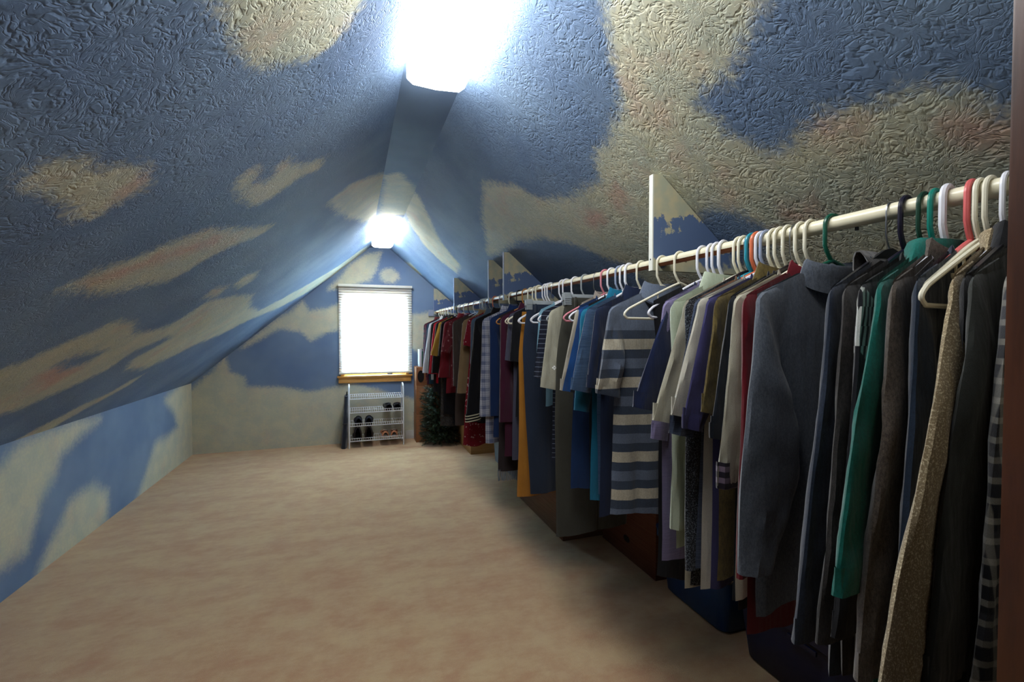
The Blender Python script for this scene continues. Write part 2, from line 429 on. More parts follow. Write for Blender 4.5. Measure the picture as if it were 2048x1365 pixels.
SL = math.hypot(XA - XL, ZT - ZL)
ys = np.arange(Y0 - .02, YF + .021, .03)
painted_grid('ceiling_slope_left', np.linspace(0, SL, 86), ys,
             lambda u, v: (XL + (XA - XL) * u / SL, v, ZL + (ZT - ZL) * u / SL),
             lambda u, v: (XL + (XA - XL) * u / SL, v), CL_LEFT, CL_LEFT_HOLE, M_MURAL, None, PINK_LEFT)
painted_grid('ceiling_slope_right', np.linspace(0, SL, 86), ys,
             lambda u, v: (XB + (XR - XB) * u / SL, v, ZT - (ZT - ZL) * u / SL),
             lambda u, v: (XB + (XR - XB) * u / SL, v), CL_RIGHT, CL_RIGHT_HOLE, M_MURAL, None, PINK_RIGHT)
painted_grid('ceiling', np.linspace(XA, XB, 9), ys, lambda u, v: (u, v, ZT), lambda u, v: (u, v), CL_TOP, None, M_MURAL_FLAT)
painted_grid('wall_left', np.linspace(0, ZL, 30), ys, lambda u, v: (XL, v, u), lambda u, v: (v, u), CL_KNEE, None, M_MURAL_SOFT)
painted_grid('wall_right', np.linspace(0, ZL, 20), ys, lambda u, v: (XR, v, u), lambda u, v: (v, u), [[(1, .2), (3, .2), (3, .6), (1, .6)]], None, M_MURAL_FLAT)

# gable wall around the window opening
WX0, WX1, WZ0, WZ1 = -0.12, 0.645, 0.86, 1.90
def gable_top(x):
    return min(ZT, zs_left(x), zs_right(x))
def far_grid(name, xs, z0f, z1f, parent=None, nz=40):
    return painted_grid(name, np.array(xs), np.linspace(0, 1, nz), lambda u, t: (u, YF, z0f(u) + (z1f(u) - z0f(u)) * t),
                        lambda u, t: (u, z0f(u) + (z1f(u) - z0f(u)) * t), CL_FAR, None, M_MURAL_FLAT, parent)
wf = far_grid('wall_far', np.linspace(XL, WX0, 56), lambda x: 0.0, gable_top, nz=70)
far_grid('wall_section', np.linspace(WX1, XR, 60), lambda x: 0.0, gable_top, wf, 70)
far_grid('wall_section', np.linspace(WX0, WX1, 30), lambda x: 0.0, lambda x: WZ0, wf, 30)
far_grid('wall_section', list(np.linspace(WX0, XA, 12)) + list(np.linspace(XA, XB, 9))[1:] + list(np.linspace(XB, WX1, 8))[1:], lambda x: WZ1, gable_top, wf, 20)
for o in [wf] + list(wf.children):          # UV in metres for the gable pieces
    me = o.data
    for lp in me.loops:
        c = me.vertices[lp.vertex_index].co
        me.uv_layers[0].data[lp.index].uv = (c.x, c.z)

# carpet
def carpet():
    k = NT('tan_carpet')
    o = k.obj()
    a = k.noise(k.mapping(o, (1.0, 2.6, 1), rot=(0, 0, .3)), 2.0, 7, .75)
    b = k.noise(o, 7, 6, .72)
    c = k.noise(o, 420, 2, .6)
    f = k.smooth(k.math('ADD', k.math('MULTIPLY', a, .55), k.math('MULTIPLY', b, .45)), .36, .64)
    base = k.mix(f, srgb(204, 158, 120), srgb(224, 194, 148))
    base = k.mix(k.math('MULTIPLY', k.smooth(c, .3, .7), .28), base, srgb(130, 98, 74))
    k.base(base)
    k.set(Roughness=1.0)
    k.p.inputs['Specular IOR Level'].default_value = 0.05
    k.p.inputs['Sheen Weight'].default_value = 0.3
    k.bump(k.math('ADD', k.math('MULTIPLY', c, .6), k.math('MULTIPLY', b, .9)), 0.5, 0.012)
    return k.m
M_CARPET = carpet()
fl = MB().box(-2.2, 2.8, -1.6, YF + .05, -.05, 0).build('floor', M_CARPET, smooth=False)
fl['kind'] = 'structure'

# entry wall with the doorway the view looks through, and the hall behind it
M_HALL = plain('hall_paint', srgb(170, 164, 152), 0.7)
M_JAMB = wood('door_jamb_wood', srgb(58, 32, 20), srgb(84, 48, 28), 'Z', 0.35)
DX0, DX1, DZ = -0.24, 0.679, 2.06
wn = MB()
wn.prism_y([(XL, 0), (DX0 - .02, 0), (DX0 - .02, zs_left(DX0 - .02)), (XL, ZL)], .17, Y0)
wn.prism_y([(DX1 + .02, 0), (XR, 0), (XR, ZL), (DX1 + .02, zs_right(DX1 + .02))], .17, Y0)
wn.prism_y([(DX0 - .02, DZ + .02), (DX1 + .02, DZ + .02), (DX1 + .02, zs_right(DX1 + .02)), (XB, ZT), (XA, ZT), (DX0 - .02, zs_left(DX0 - .02))], .17, Y0)
o = wn.build('wall_near', M_HALL, smooth=False); o['kind'] = 'structure'
dj = empty('door_1', (0, 0, 0)); dj['kind'] = 'structure'
MB().box(DX1, DX1 + .02, .13, Y0 + .004, 0, DZ + .02).build('jamb', M_JAMB, dj, bevel=.003)
MB().box(DX0 - .02, DX0, .13, Y0 + .004, 0, DZ + .02).build('jamb', M_JAMB, dj, bevel=.003)
MB().box(DX0, DX1, .13, Y0 + .004, DZ, DZ + .02).build('head_jamb', M_JAMB, dj, bevel=.003)
for xa in (DX1 + .006, DX0 - .066):
    MB().box(xa, xa + .06, .13, .15, 0, DZ + .06).build('casing', M_JAMB, dj, bevel=.004)
MB().box(DX0 - .066, DX1 + .066, .13, .15, DZ + .006, DZ + .066).build('head_casing', M_JAMB, dj, bevel=.004)
hw = MB()
hw.box(-1.3, -1.25, -1.5, .17, 0, 2.4); hw.box(1.55, 1.6, -1.5, .17, 0, 2.4); hw.box(-1.3, 1.6, -1.55, -1.5, 0, 2.4)
o = hw.build('wall_hall', M_HALL, smooth=False); o['kind'] = 'structure'
o = MB().box(-1.3, 1.6, -1.55, .17, 2.4, 2.45).build('ceiling_hall', M_HALL, smooth=False); o['kind'] = 'structure'
o = MB().box(-1.3, DX0 - .02, .15, .17, 0, 2.4).box(DX1 + .02, 1.6, .15, .17, 0, 2.4).box(DX0 - .02, DX1 + .02, .15, .17, DZ + .02, 2.4).build('wall_hall_front', M_HALL, smooth=False); o['kind'] = 'structure'

# ------------------------------------------------------------------ window, shade
M_OAK = wood('oak_window_trim', srgb(196, 142, 70), srgb(222, 172, 98), 'X', 0.4)
M_OAKZ = wood('oak_window_trim_upright', srgb(196, 142, 70), srgb(222, 172, 98), 'Z', 0.4)
k = NT('window_glass')
tp = k.n('ShaderNodeBsdfTransparent'); tp.inputs[0].default_value = (.93, .96, .96, 1)
gs = k.n('ShaderNodeBsdfGlossy'); gs.inputs['Roughness'].default_value = .02
mx = k.n('ShaderNodeMixShader'); mx.inputs[0].default_value = .06
k.l(tp.outputs[0], mx.inputs[1]); k.l(gs.outputs[0], mx.inputs[2]); k.l(mx.outputs[0], k.t.nodes['Material Output'].inputs[0])
M_GLASS = k.m
win = empty('window_1', ((WX0 + WX1) / 2, YF, WZ0)); win['kind'] = 'structure'
def wpart(mb, name, mat, **kw):
    o = mb.build(name, mat, None, **kw)
    o.parent = win; o.matrix_parent_inverse = Matrix.Translation(win.location).inverted()
    return o
# casing boards on the room side, then sash set back in the opening
wpart(MB().box(WX0 - .07, WX1 + .07, YF - .028, YF - .002, WZ0 - .085, WZ0 - .015), 'apron', M_OAK, bevel=.003)
wpart(MB().box(WX0 - .085, WX1 + .085, YF - .05, YF + .09, WZ0 - .015, WZ0 + .006), 'window_sill', M_OAK, bevel=.004)
wpart(MB().box(WX0 - .045, WX0, YF - .02, YF - .002, WZ0 + .006, WZ1 + .07), 'casing', M_OAKZ, bevel=.003)
wpart(MB().box(WX1, WX1 + .045, YF - .02, YF - .002, WZ0 + .006, WZ1 + .07), 'casing', M_OAKZ, bevel=.003)
wpart(MB().box(WX0, WX1, YF - .02, YF - .002, WZ1, WZ1 + .07), 'head_casing', M_OAK, bevel=.003)
fr = .045
wpart(MB().box(WX0, WX0 + fr, YF + .05, YF + .09, WZ0 + .006, WZ1), 'sash_stile', M_OAKZ, bevel=.003)
wpart(MB().box(WX1 - fr, WX1, YF + .05, YF + .09, WZ0 + .006, WZ1), 'sash_stile', M_OAKZ, bevel=.003)
wpart(MB().box(WX0 + fr, WX1 - fr, YF + .05, YF + .09, WZ0 + .006, WZ0 + .04), 'sash_rail', M_OAK, bevel=.003)
wpart(MB().box(WX0 + fr, WX1 - fr, YF + .05, YF + .09, WZ1 - fr, WZ1), 'sash_rail', M_OAK, bevel=.003)
wpart(MB().box(WX0 + fr, WX1 - fr, YF + .068, YF + .072, WZ0 + .04, WZ1 - fr), 'pane', M_GLASS, smooth=False)
for a, b, c, d in ((WX0 - .012, WX0, WZ0 - .0, WZ1), (WX1, WX1 + .012, WZ0, WZ1)):
    wpart(MB().box(a, b, YF, YF + .12, c, d), 'reveal', M_OAKZ, smooth=False)
wpart(MB().box(WX0 - .012, WX1 + .012, YF, YF + .12, WZ1, WZ1 + .012), 'reveal', M_OAK, smooth=False)
wpart(MB().box(WX0 - .012, WX1 + .012, YF + .09, YF + .12, WZ0 - .02, WZ0 + .006), 'reveal', M_OAK, smooth=False)
M_CRANK = plain('crank_metal', srgb(60, 62, 66), .35, .5, .6)
mb = MB(); mb.box(.415, .475, YF + .012, YF + .05, WZ0 + .006, WZ0 + .024); mb.tube([(.445, YF + .03, WZ0 + .02), (.445, YF + .005, WZ0 + .034), (.495, YF - .002, WZ0 + .036)], .006, 6); mb.tube([(.495, YF - .002, WZ0 + .036), (.505, YF - .012, WZ0 + .04)], .009, 8)
wpart(mb, 'crank_handle', M_CRANK)

# honeycomb shade hung just inside the casing
def shade_mat():
    k = NT('white_cellular_shade')
    t = k.t
    tr = k.n('ShaderNodeBsdfTranslucent'); tr.inputs[0].default_value = (.93, .95, .93, 1)
    di = k.n('ShaderNodeBsdfDiffuse'); di.inputs[0].default_value = (.85, .86, .82, 1)
    mx = k.n('ShaderNodeMixShader'); mx.inputs[0].default_value = .55
    k.l(di.outputs[0], mx.inputs[1]); k.l(tr.outputs[0], mx.inputs[2])
    k.l(mx.outputs[0], t.nodes['Material Output'].inputs[0])
    return k.m
M_SHADE = shade_mat()
M_RAIL = plain('shade_rail', srgb(226, 226, 216), .5)
SX0, SX1, SZ0, SZ1 = -0.185, 0.73, 0.895, 2.035
sh = empty('window_shade', ((SX0 + SX1) / 2, YF - .045, SZ0))
tag(sh, 'white pleated cellular shade glowing with daylight over the window', 'window shade')
def spart(mb, name, mat, **kw):
    o = mb.build(name, mat, None, **kw); o.parent = sh; o.matrix_parent_inverse = Matrix.Translation(sh.location).inverted(); return o
mb = MB(); nple = 34
for side in (1,):
    vv = []; ff = []
    for i in range(2 * nple + 1):
        z = SZ1 - .03 - (SZ1 - .03 - SZ0 - .015) * i / (2 * nple)
        y = YF - .036 + (.007 if i % 2 else -.007)
        vv += [(SX0 + .004, y, z), (SX1 - .004, y, z)]
    for i in range(2 * nple):
        ff.append((2 * i, 2 * i + 1, 2 * i + 3, 2 * i + 2))
    mb.add(vv, ff)
spart(mb, 'pleated_fabric', M_SHADE, smooth=False)
spart(MB().box(SX0, SX1, YF - .07, YF - .021, SZ1 - .032, SZ1), 'head_rail', M_RAIL, bevel=.004)
spart(MB().box(SX0 + .002, SX1 - .002, YF - .056, YF - .034, SZ0 - .005, SZ0 + .016), 'bottom_rail', M_RAIL, bevel=.004)

# short white baseboard beside the window
M_TRIM = plain('white_trim', srgb(205, 205, 200), .5)
o = MB().box(.64, XR, YF - .016, YF - .001, 0, .11).build('baseboard_far', M_TRIM, bevel=.003); o['kind'] = 'structure'

# ------------------------------------------------------------------ ceiling lights
M_PAN = plain('lamp_pan_white', srgb(235, 235, 232), .4)
k = NT('lamp_diffuser')
k.p.inputs['Emission Color'].default_value = (1.0, .985, .955, 1); k.p.inputs['Emission Strength'].default_value = LAMP_STRENGTH
k.base((.9, .9, .9, 1)); M_LENS = k.m
def wrap_light(y0, y1, label, w=.118):
    xc = (XA + XB) / 2
    r = empty('ceiling_light', (xc, (y0 + y1) / 2, ZT))
    tag(r, label, 'ceiling light')
    h = (y1 - y0) / 2
    MB().box(-w + .03, w - .03, -h + .02, h - .02, -.022, -.001).build('lamp_pan', M_PAN, r, bevel=.003)
    prof = [(-w, -.003), (-w, -.062), (-w + .024, -.082), (0, -.088), (w - .024, -.082), (w, -.062), (w, -.003)]
    rings = [[(p[0], yy, p[1]) for p in prof] for yy in (-h + .012, h - .012)]
    MB().loft(rings, closed=False).build('diffuser', M_LENS, r, smooth=False)
    for s in (-1, 1):
        MB().prism_y(prof, s * h - (.012 if s > 0 else 0), s * h + (0 if s > 0 else .012)).build('end_cap', M_LENS, r, smooth=False)
    MB().tube([(.03, h + .002, -.03), (.03, h + .008, -.03)], .006, 8).build('screw', M_CRANK, r)
    return r
wrap_light(.46, 1.90, 'long white fluorescent wrap fixture on the ridge nearest the doorway')
wrap_light(4.55, 5.72, 'fluorescent wrap fixture on the ridge just in front of the window wall')

# ------------------------------------------------------------------ closet rod and its triangular brackets
M_CREAM = plain('cream_rod_cover', srgb(226, 220, 192), .3, .5)
M_DOWEL = wood('raw_wood_dowel', srgb(150, 84, 44), srgb(178, 106, 60), 'Y', .5)
rod = empty('closet_rod', (RODX, (Y0 + YF) / 2, RODZ))
tag(rod, 'long cream closet rod running the length of the sloped wall', 'closet rod')
hl = (YF - Y0) / 2 - .002
MB().tube([(0, -hl, 0), (0, hl, 0)], .0150, 20).build('dowel', M_DOWEL, rod)
def arc_shell(y0, y1, a0, a1, r0=.0152, r1=.0168, n=22):
    rings = []
    for yy in (y0, y1):
        out = [(r1 * math.cos(a), yy, r1 * math.sin(a)) for a in [a0 + (a1 - a0) * i / n for i in range(n + 1)]]
        inn = [(r0 * math.cos(a), yy, r0 * math.sin(a)) for a in [a1 - (a1 - a0) * i / n for i in range(n + 1)]]
        rings.append(out + inn)
    return MB().loft(rings, True, True, True)
ysplit = 0.98 - (Y0 + YF) / 2
arc_shell(-hl, ysplit, 0, 2 * math.pi - .001).build('cover', M_CREAM, rod)
arc_shell(ysplit, hl, math.radians(-10), math.radians(196)).build('cover', M_CREAM, rod)
MB().tube([(.004, .72 - (Y0 + YF) / 2, -.0165), (.004, .72 - (Y0 + YF) / 2, -.024)], .004, 8).build('screw', M_CRANK, rod)
# socket board the rod meets at the window wall
o = MB().box(RODX - .10, RODX + .34, YF - .022, YF - .001, RODZ - .055, RODZ + .03).build('rod_end_board', plain('board_paint', srgb(150, 160, 178), .6), bevel=.002)
tag(o, 'pale painted board on the window wall carrying the end of the rod', 'board')

def bracket_mat():
    k = NT('bracket_sky_paint')
    o = k.obj()
    sp = k.n('ShaderNodeSeparateXYZ'); k.l(o, sp.inputs[0])
    nz = k.noise(o, 9, 5, .65)
    d = k.math('ADD', k.math('SUBTRACT', sp.outputs['Z'], .17), k.math('MULTIPLY', k.math('SUBTRACT', nz, .5), .5))
    f = k.smooth(d, -.008, .012)
    f2 = k.smooth(k.math('ADD', k.math('SUBTRACT', .035, sp.outputs['Z']), k.math('MULTIPLY', k.math('SUBTRACT', k.noise(k.mapping(o, loc=(4, 2, 1)), 12, 4), .5), .25)), -.01, .012)
    cream = k.mix(k.smooth(k.noise(o, 14, 3), .35, .65), srgb(168, 172, 152), srgb(190, 182, 150))
    k.base(k.mix(k.math('MAXIMUM', f, f2), srgb(88, 110, 148), cream))
    k.set(Roughness=.55)
    k.bump(k.noise(o, 120, 3), .1, .002)
    return k.m
M_BRACKET = bracket_mat()
M_EDGE_W = plain('bracket_edge_white', srgb(222, 224, 214), .5)
M_EDGE_B = plain('bracket_edge_blue', srgb(140, 152, 178), .6)
def bracket(y, label, edge, x0=1.012, th=.021, zb=1.665):
    r = empty('rod_bracket', (x0, y, zb))
    tag(r, label, 'bracket', 'painted triangular rod brackets')
    zt = zs_right(x0 + .04) - zb - .003
    xb = XB + (ZT - zb) / SLOPE - x0 - .005
    MB().prism_y([(.004, 0), (xb, 0), (.04, zt), (.004, zt)], 0, th).build('board', M_BRACKET, r, smooth=False)
    MB().box(-.0005, .004, 0, th, 0, zt).build('edge_band', edge, r, smooth=False)
    MB().tube([(.002, th * .5, .04), (-.0015, th * .5, .04)], .003, 8).build('screw', M_CRANK, r)
bracket(1.400, 'sky-painted triangular bracket with bright white edge, nearest the doorway', M_EDGE_W)
bracket(3.130, 'sky-painted triangular rod bracket, second from the doorway, over the burgundy shirt', M_EDGE_B)
bracket(3.520, 'triangular rod bracket close behind the second one, third from the doorway', M_EDGE_B)
bracket(4.850, 'triangular rod bracket standing over the far clothes, fourth from the doorway', M_EDGE_B)
bracket(6.180, 'triangular rod bracket against the window wall', M_EDGE_B)

# ------------------------------------------------------------------ hangers
HM = {}
def hmat(key):
    if key in HM: return HM[key]
    pal = {'cream': (226, 222, 200), 'white': (226, 228, 236), 'coral': (214, 104, 104), 'pink': (206, 130, 142), 'teal': (18, 122, 108),
           'darkgreen': (26, 62, 48), 'green': (14, 82, 64), 'black': (22, 22, 28), 'navy': (24, 22, 40), 'orange': (206, 108, 70),
           'ochre': (186, 128, 64), 'cyan': (34, 138, 160), 'greyblue': (146, 158, 184), 'wood': (120, 74, 44), 'clear': (190, 200, 205), 'purple': (70, 40, 90)}
    k = NT('hanger_' + key)
    c = srgb(*pal[key])
    nz = k.noise(k.obj(), 60, 2)
    k.base(k.mix(nz, tuple(x * .92 for x in c[:3]) + (1,), c))
    k.set(Roughness=.32 if key != 'wood' else .45)
    if key == 'clear':
        k.p.inputs['Transmission Weight'].default_value = .45; k.p.inputs['Roughness'].default_value = .12; k.p.inputs['IOR'].default_value = 1.3
    HM[key] = k.m
    return k.m
k = NT('hook_wire'); k.base(srgb(176, 178, 182)); k.set(Metallic=1.0, Roughness=.28); M_WIRE = k.m

def smooth_path(pts, sub=4):
    pts = [Vector(p) for p in pts]; out = []
    for i in range(len(pts) - 1):
        p0 = pts[max(i - 1, 0)]; p1 = pts[i]; p2 = pts[i + 1]; p3 = pts[min(i + 2, len(pts) - 1)]
        for s in range(sub):
            t = s / sub
            out.append(.5 * ((2 * p1) + (p2 - p0) * t + (2 * p0 - 5 * p1 + 4 * p2 - p3) * t * t + (3 * p1 - p0 - 3 * p2 + p3) * t ** 3))
    out.append(pts[-1])
    return out

def hook_path(R=.0235, r=.0042, drop=.05, neck=-.086):
    zc = .0168 + r - R
    pts = [(R * math.cos(a), 0, zc + R * math.sin(a)) for a in [math.radians(-25 + 205 * i / 12) for i in range(13)]]
    pts += [(-R, 0, -.028), (-R * .98, 0, -drop), (-R * .62, 0, -drop - .018), (-.002, 0, neck)]
    return pts

HANGER_MESH = {}
def hanger(Y, yaw, color, label, kind='tube', w=.205, thick=.0042, group=None):
    r = empty('clothes_hanger', (RODX, Y, RODZ), math.radians(yaw))
    tag(r, label, 'hanger', group or 'clothes hangers on the rod')
    key = (kind, color, w, thick)
    if key in HANGER_MESH:
        for nm, me in HANGER_MESH[key]:
            link(bpy.data.objects.new(nm, me), r)
        return r
    parts = []
    m = hmat(color)
    if kind == 'tube':
        parts.append(MB().tube(hook_path(r=thick), thick, 8).build('hook', m, r))
        fr = [(0, 0, -.084), (-.05, 0, -.104), (-w + .035, 0, -.164), (-w + .01, 0, -.178), (-w - .002, 0, -.192), (-w + .006, 0, -.203), (-w + .03, 0, -.206),
              (0, 0, -.207), (w - .03, 0, -.206), (w - .006, 0, -.203), (w + .002, 0, -.192), (w - .01, 0, -.178), (w - .035, 0, -.164), (.05, 0, -.104)]
        pts = smooth_path(fr + [fr[0]], 3)[:-1]
        parts.append(MB().tube(pts, thick, 8, closed=True).build('frame', m, r))
        if thick < .005:
            for s in (-1, 1):
                mb = MB(); mb.tube(smooth_path([(s * .088, 0, -.126), (s * .088, 0, -.15), (s * .092, 0, -.158), (s * .099, 0, -.156), (s * .1, 0, -.149)], 2), .0022, 6)
                parts.append(mb.build('strap_hook', m, r))
    elif kind == 'clip':
        parts.append(MB().tube(hook_path(r=.0016, R=.021), .0016, 6).build('hook', M_WIRE, r))
        parts.append(MB().box(-w + .01, w - .01, -.003, .003, -.112, -.084).build('bar', m, r, bevel=.0015))
        for s in (-1, 1):
            mb = MB(); x = s * (w - .035)
            mb.box(x - .016, x + .016, -.012, -.004, -.135, -.078); mb.box(x - .016, x + .016, .004, .012, -.135, -.078)
            for q in range(4):
                mb.box(x - .016, x + .016, -.0145, -.012, -.132 + q * .009, -.128 + q * .009)
            parts.append(mb.build('clip', m, r, smooth=False))
    elif kind == 'flat':                                          # slim flocked hanger with a wire hook
        parts.append(MB().tube(hook_path(r=.0018, R=.021), .0018, 6).build('hook', M_WIRE, r))
        prof = [(0, -.076), (-.03, -.082), (-w + .03, -.15), (-w, -.174), (-w - .003, -.19), (-w + .012, -.197), (-w + .03, -.178), (0, -.112), (w - .03, -.178), (w - .012, -.197), (w + .003, -.19), (w, -.174), (w - .03, -.15), (.03, -.082)]
        parts.append(MB().prism_y(prof, -.003, .003).build('frame', m, r, smooth=False))
    HANGER_MESH[key] = [(p.name.split('.')[0], p.data) for p in parts]
    return r

# ------------------------------------------------------------------ garments
def zsh(x):                                                        # shoulder line of cloth over a hanger
    return -.074 - .43 * abs(x)

def body_mesh(sw, L, chest, hem, thick, neckw, nfront, nback, lean, seed, fold, flare=0.0):
    nu, nv = 26, 30
    us = [-1 + 2 * i / nu for i in range(nu + 1)]
    ring_u = [(u, -1) for u in us] + [(u, 1) for u in reversed(us)][1:-1]
    zt_tip = zsh(sw)
    rings = []
    for j in range(nv + 1):
        v = (j / nv) ** 1.25
        A = sw if v < .02 else None
        if A is None:
            if v < .26: t = (v - .02) / .24; t = t * t * (3 - 2 * t); A = sw + (chest - sw) * t
            else: t = (v - .26) / .74; A = chest + (hem - chest) * t
        T = .006 + (thick - .006) * min(1, (v / .16)) ** .6
        T += flare * v
        ring = []
        for u, side in ring_u:
            x = u * A
            ax = abs(u * sw)
            zt = zsh(ax)
            if ax < neckw:
                dep = nfront if side < 0 else nback
                zt = zsh(neckw) - dep * math.sqrt(max(0, 1 - (ax / neckw) ** 2)) + .004
            zh = zt_tip - L + .026 * noise.noise((u * 1.7, 3.3, seed)) + .014 * math.sin(seed * 3) * u
            z = zt + (zh - zt) * v
            e = (1 - abs(u) ** 5)
            y = side * T * math.sqrt(max(e, 0)) * (.9 if side < 0 else 1)
            am = fold * min(1, v * 1.8) * (1 - .3 * abs(u))
            y += am * (noise.noise((u * 2.6 + .2 * side, z * 1.8, seed)) * 1.5 + .6 * noise.noise((u * 6.5, z * 2.6, seed + 9)))
            y += .25 * fold * noise.noise((x * 26, z * 12, seed + 4 + side)) * (.3 + v)
            xx = x + lean * v * v + .012 * v * noise.noise((z * 3.1, u, seed + 2))
            ring.append((xx, y, z))
        rings.append(ring)
    # turned-up hem
    last = rings[-1]; cx = sum(p[0] for p in last) / len(last); cy = sum(p[1] for p in last) / len(last)
    rings.append([(cx + (p[0] - cx) * .992, cy + (p[1] - cy) * .75, p[2] + .003) for p in last])
    rings.append([(cx + (p[0] - cx) * .985, cy + (p[1] - cy) * .62, p[2] + .04) for p in last])
    return MB().loft(rings)

def sleeve_mesh(side, sw, elx, ez, wend, thick, seed, fold, yoff, bulge=0.0, ripple=1.0):
    zt = zsh(sw)
    L = [(-(sw - .07), zsh(sw - .07) - .002), (-(sw - .025), zsh(sw - .025)), (-sw - .006, zt - .008), (-sw - .016, zt - .035)]
    R = [(-(sw - .085), zt - .12), (-(sw - .065), zt - .145), (-(sw - .055), zt - .165), (-(sw - .05), zt - .185)]
    n = 7
    slope = .9 if ez > -.6 else .15
    for i in range(1, n + 1):
        t = i / n
        b = math.sin(math.pi * t) * bulge
        lx = (-sw - .016) + (elx + sw + .016) * (t ** .9); lz = (zt - .035) + (ez - zt + .035) * t
        rx0, rz0 = -(sw - .05), zt - .185
        rx1, rz1 = elx + 2 * wend, ez - slope * wend * (.5)
        rx = rx0 + (rx1 - rx0) * t + b; rz = rz0 + (rz1 - rz0) * t
        L.append((lx - b * .25, lz)); R.append((rx, rz))
    Ls = smooth_path([(p[0], 0, p[1]) for p in L], 3); Rs = smooth_path([(p[0], 0, p[1]) for p in R], 3)
    N = 18; rings = []
    m = len(Ls)
    for i, (a, b) in enumerate(zip(Ls, Rs)):
        t = i / (m - 1)
        c = (a + b) / 2; h = (a - b) / 2
        th = (.010 + (thick - .010) * min(1, t * 3))
        y0 = yoff * min(1, max(0, t - .12) * 3.2)
        ring = []
        for k_ in range(N):
            q = 2 * math.pi * k_ / N
            cs, sn = math.cos(q), math.sin(q)
            cs = math.copysign(abs(cs) ** .8, cs)
            p = c + h * cs
            f = fold * ripple * min(1, t * 2.5) * (noise.noise((cs * 1.6 + seed, p.z * 5, seed)) + .5 * noise.noise((cs * 3 + seed, p.z * 17, seed + 7)))
            f *= (1.25 if abs(sn) > .3 else .3)
            x = p.x * 1.0 + .5 * f * (1 if cs > 0 else -.3)
            ring.append(((x if side < 0 else -x), y0 + th * sn + f, p.z))
        rings.append(ring)
    last = rings[-1]; cx = sum(p[0] for p in last) / N; cy = sum(p[1] for p in last) / N
    rings.append([(cx + (p[0] - cx) * .97, cy + (p[1] - cy) * .8, p[2] + .003) for p in last])
    rings.append([(cx + (p[0] - cx) * .93, cy + (p[1] - cy) * .6, p[2] + .045) for p in last])
    return MB().loft(rings), last

def cuff_mesh(ring, h, grow=1.018, up=.004):
    N = len(ring); cx = sum(p[0] for p in ring) / N; cy = sum(p[1] for p in ring) / N
    rr = []
    for g, dz in ((1.005, h), (grow, h - .003), (grow, up - .002), (grow - .02, -.006), (.9, -.004)):
        rr.append([(cx + (p[0] - cx) * g, cy + (p[1] - cy) * (g + .06 if g > 1 else g), p[2] + dz) for p in ring])
    return MB().loft(rr)

def neck_ring(neckw, nfront, nback, N=28, up=0.0, grow=1.0, th=.010):
    pts = []
    for i in range(N):
        q = 2 * math.pi * i / N
        cs, sn = math.cos(q), math.sin(q)
        x = neckw * cs * grow
        dep = nfront if sn < 0 else nback
        z = zsh(neckw) - dep * abs(sn) + .004 + up
        pts.append((x, (th + .010 * abs(sn)) * sn * 1.15, z))
    return pts

